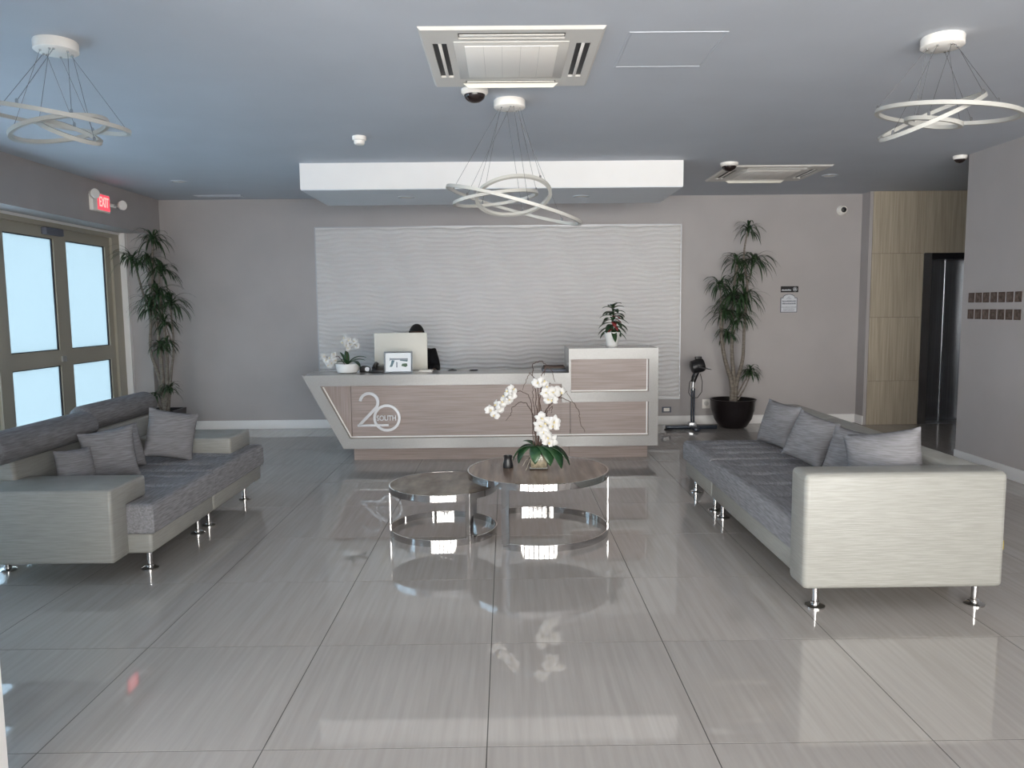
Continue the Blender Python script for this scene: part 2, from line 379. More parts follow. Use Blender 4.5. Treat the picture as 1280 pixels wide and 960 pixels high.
rel(B('backing_board', 'white', (px0, px1, YB-0.026, YB-0.001, pz0, pz1)), wp)

# ================================================================== RECEPTION DESK
dk = thing('reception_desk', 'long white framed reception desk with wood panels and slanted end', 'reception desk', (0, 7.55, 0))
def D(name, m, dims, parent=None, bev=0.0): return rel(B(name, m, dims, None, bev), dk) if parent is None else None
yf, yb = 7.35, 7.86
def dprism(name, m, poly, a0, a1, bev=0.0):
    bm = bmesh.new(); prism(bm, poly, 'y', a0, a1, bev); return rel(obj(name, bm, m, None, bool(bev)), dk)
# one continuous pale frame drawn as joined prisms
bm = bmesh.new()
prism(bm, [(-1.97, 0.87), (-1.80, 0.765), (0.535, 0.765), (0.625, 0.68), (0.625, 0.87)], 'y', yf, yb)      # counter band
prism(bm, [(-1.97, 0.87), (-1.59, 0.15), (-1.525, 0.25), (-1.80, 0.765)], 'y', yf, yb)                     # slanted end
prism(bm, [(-1.59, 0.15), (1.47, 0.15), (1.38, 0.25), (-1.525, 0.25)], 'y', yf, yb)                        # bottom band
prism(bm, [(1.47, 0.15), (1.47, 1.105), (1.38, 1.0), (1.38, 0.25)], 'y', yf, 7.92)                         # right post
prism(bm, [(0.605, 1.105), (0.605, 1.0), (1.38, 1.0), (1.47, 1.105)], 'y', yf, 7.92)                       # raised top
prism(bm, [(0.535, 0.765), (0.535, 0.585), (1.38, 0.585), (1.38, 0.68), (0.625, 0.68)], 'y', yf, yb)       # middle bar
prism(bm, [(0.605, 1.0), (0.605, 0.87), (0.625, 0.87), (0.625, 1.0)], 'y', yf, 7.92)                       # raised side cheek
rel(obj('desk_frame', bm, 'quartz'), dk)
yp = 7.385
dprism('end_panel', 'woodv', [(-1.80, 0.765), (-1.525, 0.25), (-1.512, 0.25), (-1.512, 0.765)], yp, yp+0.02)
D('front_panel', 'wood', (-1.508, 0.535, yp, yp+0.02, 0.25, 0.765))
D('front_panel', 'wood', (0.5355, 0.618, yp, yp+0.02, 0.25, 0.585))
D('front_panel', 'wood', (0.622, 1.38, yp, yp+0.02, 0.25, 0.585))
D('front_panel', 'wood', (0.625, 1.38, yp, yp+0.02, 0.68, 1.0))
D('plinth', 'wood', (-1.53, 0.62, 7.55, 7.84, 0, 0.15)); D('plinth', 'wood', (0.623, 1.405, 7.55, 7.84, 0, 0.15))
D('back_panel', 'white', (-1.58, 1.38, 7.80, 7.84, 0.15, 0.86)); D('back_panel', 'white', (0.63, 1.38, 7.86, 7.90, 0.68, 1.0))
D('work_surface', 'white', (-1.55, 0.60, 7.85, 8.36, 0.72, 0.75)); D('work_leg', 'white', (-1.55, -1.52, 7.86, 8.34, 0, 0.72)); D('work_leg', 'white', (0.57, 0.60, 7.86, 8.34, 0, 0.72))
# pale edge strips along the recesses
dprism('edge_strip', 'led', [(-1.782, 0.755), (-1.770, 0.755), (-1.512, 0.262), (-1.524, 0.262)], yp-0.012, yp)
for dims in ((-1.52, 1.375, 0.258, 0.268), (0.63, 1.37, 0.688, 0.697)): D('edge_strip', 'led', (dims[0], dims[1], yp-0.010, yp, dims[2], dims[3]))
for dims in ((1.362, 1.370, 0.262, 0.58), (1.362, 1.370, 0.69, 0.995)): D('edge_strip', 'led', (dims[0], dims[1], yp-0.010, yp, dims[2], dims[3]))
# lettering 20 SOUTH
lg = thing('desk_logo', 'silver numerals and ring lettering fixed to the wood front of the desk', 'logo', (-1.2, yp, 0.37))
def stroke(bm, pts, wd, y0, y1):
    """flat ribbon following 2-D points in the x-z plane"""
    n = len(pts); A = []
    for i, p in enumerate(pts):
        q0, q1 = Vector(pts[max(i-1, 0)]), Vector(pts[min(i+1, n-1)]); t = (q1-q0).normalized(); nn = Vector((-t.y, t.x))*wd/2
        A.append([bm.verts.new((p[0]+s*nn.x, y, p[1]+s*nn.y)) for s in (1, -1) for y in (y0, y1)])
    for a, b in zip(A, A[1:]):
        for k, l in ((0, 1), (1, 3), (3, 2), (2, 0)): bm.faces.new((a[k], a[l], b[l], b[k]))
    bm.faces.new([A[0][i] for i in (0, 1, 3, 2)]); bm.faces.new([A[-1][i] for i in (0, 1, 3, 2)])
ly0, ly1 = yp-0.018, yp
bm = bmesh.new(); c = (-1.335, 0.603); R = 0.086
arc = [(c[0]+R*math.cos(math.radians(a)), c[1]+R*math.sin(math.radians(a))) for a in range(172, -41, -8)]
stroke(bm, arc+[(-1.43, 0.384)], 0.027, ly0, ly1); box(bm, -1.452, -1.15, ly0, ly1, 0.366, 0.388)
rel(obj('numeral', bm, 'alum'), lg)
bm = bmesh.new(); rx = Matrix.Rotation(PI/2, 3, 'X'); band(bm, (-1.165, ly1-0.002, 0.448), 0.133, 0.025, 0.0, 0.018, n=48, mtx=rx)
rel(obj('numeral', bm, 'alum'), lg)
T = Matrix.Translation((-1.168, ly0-0.008, 0.446)) @ Matrix.Rotation(PI/2, 4, 'X') @ Matrix.Diagonal((0.92, 1.12, 1, 1))
o = text('lettering', 'SOUTH', 0.063, 0.006, T, 'alum', None); rel(o, lg)

# ================================================================== SOFAS
def cushion(bm, x0, x1, y0, y1, z0, z1, r=0.04, tufts=None, crease='y'):
    def axis(a, b, n):
        L = [a, a+r*0.15, a+r*0.4, a+r*0.7]; Rr = [b-r*0.7, b-r*0.4, b-r*0.15, b]
        return L+[a+r+(b-a-2*r)*i/n for i in range(n+1)]+Rr
    X = axis(x0, x1, 44); Y = axis(y0, y1, 90); T_ = []
    def edge(d): return r-math.sqrt(max(0, r*r-(r-d)**2)) if d < r else 0
    for y in Y:
        row = []
        for x in X:
            d = min(x-x0, x1-x, y-y0, y1-y); z = z1-edge(d)
            u, v = (x-x0)/(x1-x0), (y-y0)/(y1-y0); z += 0.012*math.sin(PI*u)*math.sin(PI*v)
            if tufts:
                for (tx, ty) in tufts:
                    dx, dy = x-tx, y-ty; z -= 0.022*math.exp(-(dx*dx+dy*dy)/0.0013)
                    z -= 0.016*math.exp(-(dx*dx/0.010+dy*dy/0.00025))
            row.append(bm.verts.new((x, y, z)))
        T_.append(row)
    ny, nx = len(Y), len(X)
    for j in range(ny-1):
        for i in range(nx-1): bm.faces.new((T_[j][i], T_[j][i+1], T_[j+1][i+1], T_[j+1][i]))
    ring = [T_[0][i] for i in range(nx)]+[T_[j][-1] for j in range(1, ny)]+[T_[-1][i] for i in range(nx-2, -1, -1)]+[T_[j][0] for j in range(ny-2, 0, -1)]
    cx, cy = (x0+x1)/2, (y0+y1)/2
    low = [bm.verts.new((v.co.x, v.co.y, z0+r*0.3)) for v in ring]
    low2 = [bm.verts.new((v.co.x-0.012*(1 if v.co.x > cx else -1), v.co.y-0.012*(1 if v.co.y > cy else -1), z0)) for v in ring]
    n = len(ring)
    for a, b in ((ring, low), (low, low2)):
        for k in range(n): bm.faces.new((a[k], b[k], b[(k+1) % n], a[(k+1) % n]))
    bm.faces.new(low2)
def tuft(xs, ys): return [(x, y) for x in xs for y in ys]
def leg(root, x, y, h):
    bm = bmesh.new(); lathe(bm, [(0.016, 0.018), (0.016, h)], (x, y, 0), 16)
    l = rel(obj('leg', bm, 'chrome', None, True), root)
    bm = bmesh.new(); lathe(bm, [(0.048, 0), (0.048, 0.007), (0.038, 0.012), (0.02, 0.014), (0.02, 0.03), (0.016, 0.032)], (x, y, 0), 28)
    f_ = rel(obj('foot_disc', bm, 'chrome', None, True), root); f_.parent = l; f_.matrix_parent_inverse = Matrix.Translation(root.location).inverted()
    f_.matrix_parent_inverse = Matrix.Identity(4)
    return l
def part(root, name, m, dims, bev=0.02, seg=3): return rel(B(name, m, dims, None, bev, seg), root)
# --- left sofa
sl = thing('sofa', 'cream two-seat sofa with grey seat and bolster headrests beside the glazed doors', 'sofa', (-2.55, 5.14, 0))
part(sl, 'seat_base', 'vinyl', (-3.08, -2.02, 4.24, 5.155, 0.13, 0.25)); part(sl, 'seat_base', 'vinyl', (-3.08, -2.02, 5.165, 6.18, 0.13, 0.25))
for y0, y1 in ((4.235, 5.158), (5.162, 6.20)):
    bm = bmesh.new(); cushion(bm, -2.86, -2.0, y0, y1, 0.245, 0.415, 0.035, tuft((-2.65, -2.42, -2.2), [y0+(y1-y0)*k for k in (0.2, 0.5, 0.8)]))
    rel(obj('seat_cushion', bm, 'fabric2', None, True), sl)
bm = bmesh.new(); prism(bm, [(4.07, 0.13), (4.245, 0.13), (4.245, 0.415), (4.48, 0.415), (4.48, 0.54), (4.07, 0.54)], 'x', -3.10, -2.15, 0.018, 3)
rel(obj('armrest', bm, 'vinyl', None, True), sl)
bm = bmesh.new(); prism(bm, [(5.75, 0.41), (6.19, 0.41), (6.19, 0.54), (5.75, 0.54)], 'x', -3.10, -2.10, 0.018, 3)
rel(obj('armrest', bm, 'vinyl', None, True), sl)
for y0, y1 in ((4.34, 5.155), (5.165, 6.19)):
    bm = bmesh.new(); prism(bm, [(-3.14, 0.20), (-2.80, 0.20), (-2.84, 0.69), (-3.04, 0.69), (-3.14, 0.60)], 'y', y0, y1, 0.025, 3)
    rel(obj('backrest', bm, 'vinyl', None, True), sl)
for y0, y1, dx, dz in ((4.12, 5.12, 0.05, -0.008), (5.19, 6.17, -0.03, 0.012)):
    bm = bmesh.new()
    prof = [(-2.97, 0.70), (-2.92, 0.662), (-2.85, 0.662), (-2.80, 0.70), (-2.785, 0.755), (-2.81, 0.815), (-2.87, 0.85), (-2.93, 0.845), (-2.975, 0.79)]
    prism(bm, [(p[0]+dx, p[1]+dz) for p in prof], 'y', y0, y1, 0.03, 4)
    rel(obj('headrest', bm, 'fabric', None, True, angle=60), sl)
for x in (-2.10, -2.93):
    for y in (4.37, 5.07, 5.26, 6.00): leg(sl, x, y, 0.135)
# --- right sofa
sr = thing('sofa', 'pale cream low chaise sofa with grey tufted seat along the open side wall', 'sofa', (1.95, 4.9, 0))
part(sr, 'seat_base', 'vinyl', (1.47, 2.36, 3.70, 5.395, 0.12, 0.25)); part(sr, 'seat_base', 'vinyl', (1.47, 2.36, 5.405, 6.18, 0.12, 0.25))
for y0, y1, ys in ((3.775, 5.398, (0.14, 0.32, 0.5, 0.68, 0.86)), (5.402, 6.20, (0.25, 0.5, 0.75))):
    bm = bmesh.new(); cushion(bm, 1.45, 2.22, y0, y1, 0.245, 0.405, 0.035, tuft((1.66, 1.86, 2.06), [y0+(y1-y0)*k for k in ys]))
    rel(obj('seat_cushion', bm, 'fabric2', None, True), sr)
part(sr, 'armrest', 'vinyl', (1.43, 2.41, 3.585, 3.78, 0.12, 0.695), 0.028, 4)
bm = bmesh.new(); prism(bm, [(2.19, 0.25), (2.405, 0.13), (2.405, 0.68), (2.375, 0.695), (2.23, 0.695)], 'y', 3.76, 5.395, 0.02, 3)
rel(obj('backrest', bm, 'vinyl', None, True), sr)
bm = bmesh.new(); prism(bm, [(2.19, 0.25), (2.405, 0.13), (2.405, 0.68), (2.375, 0.695), (2.23, 0.695)], 'y', 5.405, 6.20, 0.02, 3)
rel(obj('backrest', bm, 'vinyl', None, True), sr)
for x in (1.53, 2.33):
    for y in (3.68, 5.30, 5.50, 6.07): leg(sr, x, y, 0.13)
tg = rel(B('maker_tag', 'tag', (2.404, 2.424, 3.62, 3.625, 0.30, 0.345)), sr)
# --- throw pillows
def pillow(label, c, size, yaw_, lean, roll_, grp, seat_z, thick=0.07):
    bm = bmesh.new(); n = 22; V = {}
    Mx = Matrix.Rotation(math.radians(yaw_), 4, 'Z') @ Matrix.Rotation(math.radians(lean), 4, 'X') @ Matrix.Rotation(math.radians(roll_), 4, 'Y')
    for s in (1, -1):
        for j in range(n+1):
            for i in range(n+1):
                u, v = -1+2*i/n, -1+2*j/n
                if s == -1 and (i in (0, n) or j in (0, n)): V[s, i, j] = V[1, i, j]; continue
                pin = 1-0.07*(1-v*v)*abs(u)**3; pin2 = 1-0.07*(1-u*u)*abs(v)**3
                x = u*size/2*pin; z = v*size/2*pin2
                th = thick*((1-abs(u)**2.6)*(1-abs(v)**2.6))**0.55*(1+0.10*math.sin(3*u+2*v))
                V[s, i, j] = bm.verts.new(Mx @ Vector((x, -s*th, z)))
    for s in (1, -1):
        for j in range(n):
            for i in range(n):
                q = [V[s, i, j], V[s, i+1, j], V[s, i+1, j+1], V[s, i, j+1]]
                bm.faces.new(q if s == 1 else q[::-1])
    zmin = min(v.co.z for v in bm.verts)
    o = obj('throw_pillow', bm, 'pillow', None, True, angle=70); o.location = (c[0], c[1], seat_z-zmin-0.012)
    tag(o, label, 'pillow', grp); return o
G = 'grey throw pillows on the sofas'
pillow('grey pillow lying low between backrest and the broad armrest of the headrest sofa', (-2.645, 4.63), 0.26, 70, -12, 3, G, 0.42, 0.055)
pillow('large upright grey pillow with pointed corner next to the broad sofa armrest', (-2.575, 4.90), 0.33, 40, -8, -4, G, 0.42, 0.055)
pillow('grey pillow half hidden between two upright pillows on the headrest sofa', (-2.635, 5.19), 0.31, 64, -10, -4, G, 0.42, 0.055)
pillow('tilted grey pillow next to the low slab armrest of the headrest sofa', (-2.42, 5.46), 0.35, 42, -10, 14, G, 0.42, 0.06)
pillow('grey pillow at the open armless end of the chaise sofa', (2.11, 5.86), 0.35, -66, -16, 5, G, 0.41)
pillow('grey pillow leaning on the chaise backrest at the cushion joint', (2.07, 5.14), 0.34, -58, -20, 12, G, 0.41)
pillow('darker grey pillow half hidden behind the plump pale pillow on the chaise', (2.07, 4.50), 0.36, -58, -20, 4, G, 0.41)
pillow('plump pale grey pillow tucked in the corner by the chaise armrest', (2.035, 4.04), 0.40, -42, -16, -12, G, 0.41, 0.11)

# ================================================================== COFFEE TABLES
def drum(label, c, R, h, topm, arc0, arc1, legs, seed):
    t = thing('coffee_table', label, 'coffee table', (c[0], c[1], 0), 'nesting round coffee tables')
    bm = bmesh.new(); lathe(bm, [(R-0.008, h-0.03), (R-0.008, h-0.001)], (0, 0, 0), 72); o = obj('table_top', bm, topm, t, True)
    bm = bmesh.new(); band(bm, (0, 0, 0), R, 0.008, h-0.042, h, n=96); obj('top_rim', bm, 'chrome', t, True)
    bm = bmesh.new(); band(bm, (0, 0, 0), R, 0.008, 0.0, 0.042, arc0, arc1, n=96); obj('base_ring', bm, 'chrome', t, True)
    for a in legs:
        bm = bmesh.new(); band(bm, (0, 0, 0), R, 0.008, 0.035, h-0.035, a-0.027/R, a+0.027/R, n=4); obj('leg', bm, 'chrome', t, True)
    return t
rad = math.radians
drum('larger higher round chrome coffee table holding the white orchid', (0.205, 5.05), 0.472, 0.425, 'tabletop', rad(-120), rad(120), (rad(0), rad(118), rad(-118)), 1)
drum('smaller lower round chrome coffee table tucked under the larger one', (-0.435, 5.07), 0.362, 0.330, 'tabletop2', 0, 2*PI, (rad(180), rad(-58), rad(58)), 2)

# ================================================================== PLANTS
def leaf(bm, base, dirv, L, wd, droop, n=7, fold=0.0, shape='strap', twist=0):
    d = Vector(dirv).normalized(); side = d.cross(Vector((0, 0, 1)))
    side = side.normalized() if side.length > 1e-3 else Vector((1, 0, 0))
    p = Vector(base); rows = []
    for i in range(n+1):
        s = i/n
        if shape == 'strap': ww = wd*min(1, 0.45+s*2.2)*(1-s**3*0.96)
        else: ww = wd*max(0.04, math.sin(PI*min(1, 0.06+0.94*s))**0.75)
        up_ = side.cross(d).normalized()
        rows.append([bm.verts.new(p-side*ww/2+up_*fold*ww), bm.verts.new(p), bm.verts.new(p+side*ww/2+up_*fold*ww)])
        p = p+d*L/n; d = (d+Vector((0, 0, -1))*droop/n).normalized()
    for a, b in zip(rows, rows[1:]):
        for k in range(2): bm.faces.new((a[k], a[k+1], b[k+1], b[k]))
def solid(o, t):
    m = o.modifiers.new('thickness', 'SOLIDIFY'); m.thickness = t; m.offset = 0
def rosette(root, p, nl, L, seed, wd=0.022, droop=2.0, axis=(0, 0, 1)):
    rnd = random.Random(seed); bm = bmesh.new(); nl = int(nl*1.9); wd *= 1.2
    for k in range(nl):
        a = 2*PI*k*0.381966*1.0+rnd.uniform(-.2, .2); el = rnd.uniform(-0.05, 1.25)
        d = Vector((math.cos(a)*math.cos(el), math.sin(a)*math.cos(el), math.sin(el)))+Vector(axis)*0.15
        leaf(bm, Vector(p)+Vector((0, 0, -0.08*rnd.random())), d, L*rnd.uniform(0.75, 1.15), wd, droop*rnd.uniform(0.8, 1.3), 7, 0.12)
    o = rel(obj('leaf_rosette', bm, 'leafd', None, True, kind='stuff'), root); return o
def cane(root, pts, r0, r1, name='cane'):
    n = len(pts); out = []
    P = [Vector(p) for p in pts]
    for i in range(n-1):
        p0, p1, p2, p3 = P[max(i-1, 0)], P[i], P[i+1], P[min(i+2, n-1)]
        for k in range(5):
            t = k/5; out.append(0.5*((2*p1)+(-p0+p2)*t+(2*p0-5*p1+4*p2-p3)*t*t+(-p0+3*p1-3*p2+p3)*t**3))
    out.append(P[-1]); m = len(out)
    bm = bmesh.new(); tube(bm, out, [(r0+(r1-r0)*(i/(m-1))**0.5)*0.78 for i in range(m)], 8)
    return rel(obj(name, bm, 'trunk', None, True, angle=80), root)
# right: round black pot
x, y = 2.80, 9.36
pr = thing('dracaena_plant', 'tall dracaena in a round black bowl pot beside the device stand', 'potted plant', (x, y, 0))
bm = bmesh.new(); lathe(bm, [(0.13, 0), (0.17, 0.02), (0.225, 0.11), (0.26, 0.22), (0.272, 0.335), (0.280, 0.345), (0.280, 0.355), (0.262, 0.355), (0.255, 0.30), (0.0, 0.30)], (x, y, 0), 40, True, False)
rel(obj('pot', bm, 'potblack', None, True), pr)
bm = bmesh.new(); lathe(bm, [(0.262, 0.30), (0.262, 0.305), (0.1, 0.32), (0.0, 0.322)], (x, y, 0), 24, True, False); rel(obj('soil', bm, 'soil', None, True), pr)
def W(px_, py_, y=9.36):     # position on the plane y (metres) read off as x, z offsets
    return px_, y, py_
cane(pr, [(2.79, y, 0.28), (2.78, y, 0.55), (2.69, y, 0.85), (2.64, y, 1.15), (2.63, y-0.03, 1.42)], 0.055, 0.022)
cane(pr, [(2.80, y, 0.28), (2.81, y+0.02, 0.60), (2.78, y+0.02, 0.95), (2.79, y+0.04, 1.35), (2.80, y+0.04, 1.75), (2.82, y, 2.00)], 0.05, 0.018)
cane(pr, [(2.82, y, 0.28), (2.84, y, 0.55), (2.91, y, 0.85), (2.92, y, 1.2), (2.95, y, 1.7), (2.90, y, 2.1), (2.94, y, 2.40)], 0.05, 0.012)
cane(pr, [(2.85, y, 0.40), (2.92, y-0.02, 0.55), (2.99, y-0.03, 0.68)], 0.014, 0.010); cane(pr, [(2.86, y, 0.34), (2.94, y-0.02, 0.50), (3.0, y-0.03, 0.66)], 0.014, 0.010)
for i, (p, nl, L) in enumerate([((2.95, y, 2.44), 16, 0.26), ((2.82, y, 2.06), 20, 0.30), ((3.02, y, 2.05), 20, 0.36), ((2.60, y-0.05, 1.76), 20, 0.28), ((2.76, y-0.06, 1.62), 26, 0.34), ((2.90, y-0.04, 1.62), 26, 0.36),
        ((2.66, y-0.05, 1.42), 24, 0.32), ((2.83, y-0.08, 1.38), 24, 0.30), ((2.70, y-0.04, 1.18), 18, 0.24), ((3.0, y-0.03, 0.72), 22, 0.20), ((2.86, y, 1.86), 16, 0.28)]):
    rosette(pr, p, nl, L, 20+i, 0.020, 2.6)
for q in (((2.63, y-0.03, 1.40), (2.60, y-0.05, 1.76)), ((2.92, y, 1.3), (2.90, y-0.04, 1.62)), ((2.79, y+0.03, 1.3), (2.76, y-0.06, 1.62)), ((2.95, y, 1.75), (3.02, y, 2.05)), ((2.65, y, 1.1), (2.66, y-0.05, 1.42)), ((2.79, y+0.02, 1.1), (2.83, y-0.08, 1.38)), ((2.67, y, 0.95), (2.70, y-0.04, 1.18)), ((2.80, y+0.04, 1.7), (2.86, y, 1.86))):
    cane(pr, q, 0.012, 0.008)
# left: square black pot in the corner
x, y = -4.03, 8.95
pl = thing('dracaena_plant', 'tall dracaena in a square black pot in the corner by the glazed doors', 'potted plant', (x, y, 0))
bm = bmesh.new(); a, b = 0.13, 0.185
A = [bm.verts.new((x+s*a, y+t*a, 0)) for s, t in ((-1, -1), (1, -1), (1, 1), (-1, 1))]
Q = [[bm.verts.new((x+s*k, y+t*k, z)) for s, t in ((-1, -1), (1, -1), (1, 1), (-1, 1))] for k, z in ((b-0.012, 0.20), (b, 0.355), (b-0.02, 0.355), (b-0.03, 0.31))]
bm.faces.new(A[::-1])
for u, v in zip([A]+Q[:-1], Q):
    for k in range(4): bm.faces.new((u[k], u[(k+1) % 4], v[(k+1) % 4], v[k]))
bm.faces.new(Q[-1])
rel(obj('pot', bm, 'potblack'), pl)
rel(B('soil', 'soil', (x-0.15, x+0.15, y-0.15, y+0.15, 0.29, 0.325)), pl)
cane(pl, [(x, y, 0.30), (x-0.03, y, 0.7), (x-0.12, y, 1.05), (x-0.10, y, 1.45), (x-0.18, y, 1.75), (x-0.24, y, 2.05)], 0.04, 0.014)
cane(pl, [(x+0.01, y, 0.30), (x, y, 0.8), (x-0.02, y, 1.2), (x-0.07, y+0.03, 1.7), (x-0.05, y, 2.0), (x-0.02, y, 2.31)], 0.045, 0.014)
cane(pl, [(x+0.03, y, 0.30), (x+0.06, y, 0.8), (x+0.06, y, 1.2), (x+0.02, y, 1.7), (x+0.03, y, 1.95)], 0.04, 0.014)
cane(pl, [(x+0.04, y, 0.30), (x+0.10, y, 0.75), (x+0.15, y, 1.1), (x+0.14, y, 1.55)], 0.035, 0.012)
cane(pl, [(x+0.02, y-0.02, 0.30), (x+0.09, y-0.05, 0.58)], 0.02, 0.012); cane(pl, [(x-0.01, y-0.02, 0.30), (x-0.07, y-0.05, 0.52)], 0.02, 0.01)
for i, (p, nl, L) in enumerate([((x-0.02, y, 2.34), 22, 0.30), ((x-0.26, y-0.02, 2.12), 20, 0.34), ((x-0.08, y, 2.12), 18, 0.30), ((x+0.05, y, 1.98), 22, 0.32), ((x+0.02, y-0.05, 1.74), 24, 0.34), ((x+0.16, y-0.03, 1.60), 24, 0.34),
        ((x-0.08, y-0.05, 1.58), 22, 0.30), ((x+0.08, y-0.05, 1.40), 20, 0.26), ((x+0.02, y-0.05, 1.12), 14, 0.20), ((x+0.10, y-0.05, 1.16), 14, 0.2), ((x+0.10, y-0.06, 0.62), 18, 0.20), ((x-0.07, y-0.05, 0.56), 10, 0.14)]):
    rosette(pl, p, nl, L, 60+i, 0.020, 2.4)
for q in (((x-0.05, y, 2.0), (x-0.08, y, 2.12)), ((x+0.06, y, 1.3), (x+0.02, y-0.05, 1.74)), ((x-0.11, y, 1.3), (x-0.08, y-0.05, 1.58)), ((x+0.14, y, 1.1), (x+0.08, y-0.05, 1.40)), ((x-0.01, y, 0.9), (x+0.02, y-0.05, 1.12)), ((x+0.08, y, 0.9), (x+0.10, y-0.05, 1.16))):
    cane(pl, q, 0.012, 0.008)

# orchid flower mesh (shared)
def flower_mesh():
    bm = bmesh.new()
    def petal(ang, L, W_, dz=0.0):
        n = 5; R_ = Matrix.Rotation(ang, 3, 'Y'); rows = []
        for i in range(n+1):
            s = i/n; ww = W_*math.sin(PI*min(0.97, 0.12+0.85*s))**0.7
            z = 0.004+L*s; yv = -0.012*math.sin(PI*s)+0.012*s*s+dz
            rows.append([bm.verts.new(R_ @ Vector((k*ww/2, yv+0.004*abs(k), z))) for k in (-1, -0.5, 0, 0.5, 1)])
        for a, b in zip(rows, rows[1:]):
            for k in range(4): bm.faces.new((a[k], a[k+1], b[k+1], b[k]))
    for a in (0, 2*PI/3, -2*PI/3): petal(a, 0.042, 0.032, 0.002)
    for a in (1.35, -1.35): petal(a, 0.044, 0.050, -0.003)
    me = bpy.data.meshes.new('flower'); bmesh.ops.recalc_face_normals(bm, faces=bm.faces[:]); bm.to_mesh(me); bm.free(); me.materials.append(MT['petal'])
    me.polygons.foreach_set('use_smooth', [True]*len(me.polygons))
    bm = bmesh.new(); bmesh.ops.create_icosphere(bm, subdivisions=1, radius=0.008, matrix=Matrix.Translation((0, -0.012, -0.006)) @ Matrix.Diagonal((0.8, 1.3, 1.3, 1)))
    ml = bpy.data.meshes.new('lip'); bm.to_mesh(ml); bm.free(); ml.materials.append(MT['lip'])
    return me, ml
FM, FL_ = flower_mesh()
def flower(root, p, yaw_, tilt, sc=1.0, spin=0):
    o = bpy.data.objects.new('flower', FM); COL.objects.link(o); o.parent = root
    o.location = Vector(p)-root.location; o.rotation_euler = Euler((math.radians(tilt), math.radians(spin), math.radians(yaw_)), 'XYZ'); o.scale = (sc,)*3
    l = bpy.data.objects.new('lip', FL_); COL.objects.link(l); l.parent = o
def wiggle(pts, amp, seed, sub=5):
    rnd = random.Random(seed); out = []
    for a, b in zip(pts, pts[1:]):
        a, b = Vector(a), Vector(b)
        for k in range(sub): out.append(a.lerp(b, k/sub)+Vector((rnd.uniform(-amp, amp), rnd.uniform(-amp, amp), rnd.uniform(-amp, amp))))
    out.append(Vector(pts[-1])); return out
# --- coffee table orchid
ox, oy, oz = 0.21, 5.06, 0.425
oc = thing('orchid_arrangement', 'white orchid with curly twigs in a glass cube on the coffee table', 'orchid', (ox, oy, oz))
bm = bmesh.new(); box(bm, ox-0.055, ox+0.055, oy-0.055, oy+0.055, oz+0.012, oz+0.105, 0.008); rel(obj('moss_filling', bm, 'vase', None, True), oc)
bm = bmesh.new(); box(bm, ox-0.062, ox+0.062, oy-0.062, oy+0.062, oz, oz+0.118, 0.006); rel(obj('glass_cube', bm, 'crystal', None, True), oc)
def oleaf(root, base, d, L, wd, droop, m='leafo', th=0.003, fold=0.12):
    bm = bmesh.new(); leaf(bm, base, d, L, wd, droop, 9, fold, 'oval'); o = rel(obj('leaf', bm, m, None, True, angle=180), root); solid(o, th)
top = (ox, oy, oz+0.125)
for a, el, L, wd, dr in ((172, 35, 0.20, 0.075, 2.6), (205, 42, 0.19, 0.08, 3.2), (150, 50, 0.12, 0.05, 1.2), (-15, 28, 0.24, 0.085, 2.3), (-42, 36, 0.24, 0.09, 2.9), (20, 22, 0.17, 0.07, 1.8), (258, 48, 0.18, 0.07, 3.6), (295, 44, 0.21, 0.08, 3.2), (90, 40, 0.18, 0.07, 2.2)):
    a, el = rad(a), rad(el); oleaf(oc, top, (math.cos(a)*math.cos(el), math.sin(a)*math.cos(el), math.sin(el)), L*1.12, wd*1.2, dr)
def branch(root, pts, r0, r1, amp, seed, name='twig', m='stem'):
    p = wiggle(pts, amp, seed); n = len(p); bm = bmesh.new(); tube(bm, p, [r0+(r1-r0)*i/(n-1) for i in range(n)], 6)
    return rel(obj(name, bm, m, None, True, angle=90), root)
def X(px_): return 0.21+(px_-674)*0.00541     # metres along the table per picture column, at the orchid
def Z(py_): return 0.425+(587-py_)*0.00536
def Pt(a, b, dy=0): return (X(a), oy+dy, Z(b))
branch(oc, [Pt(668, 560), Pt(667, 530), Pt(666, 505), Pt(662, 494), Pt(652, 489), Pt(643, 491)], 0.004, 0.0022, 0.002, 1, 'flower_stem')
branch(oc, [Pt(675, 558), Pt(674, 520), Pt(675, 495), Pt(680, 482), Pt(690, 480)], 0.004, 0.0022, 0.002, 2, 'flower_stem')
branch(oc, [Pt(678, 558), Pt(680, 535), Pt(684, 520), Pt(688, 524)], 0.004, 0.0022, 0.002, 3, 'flower_stem')
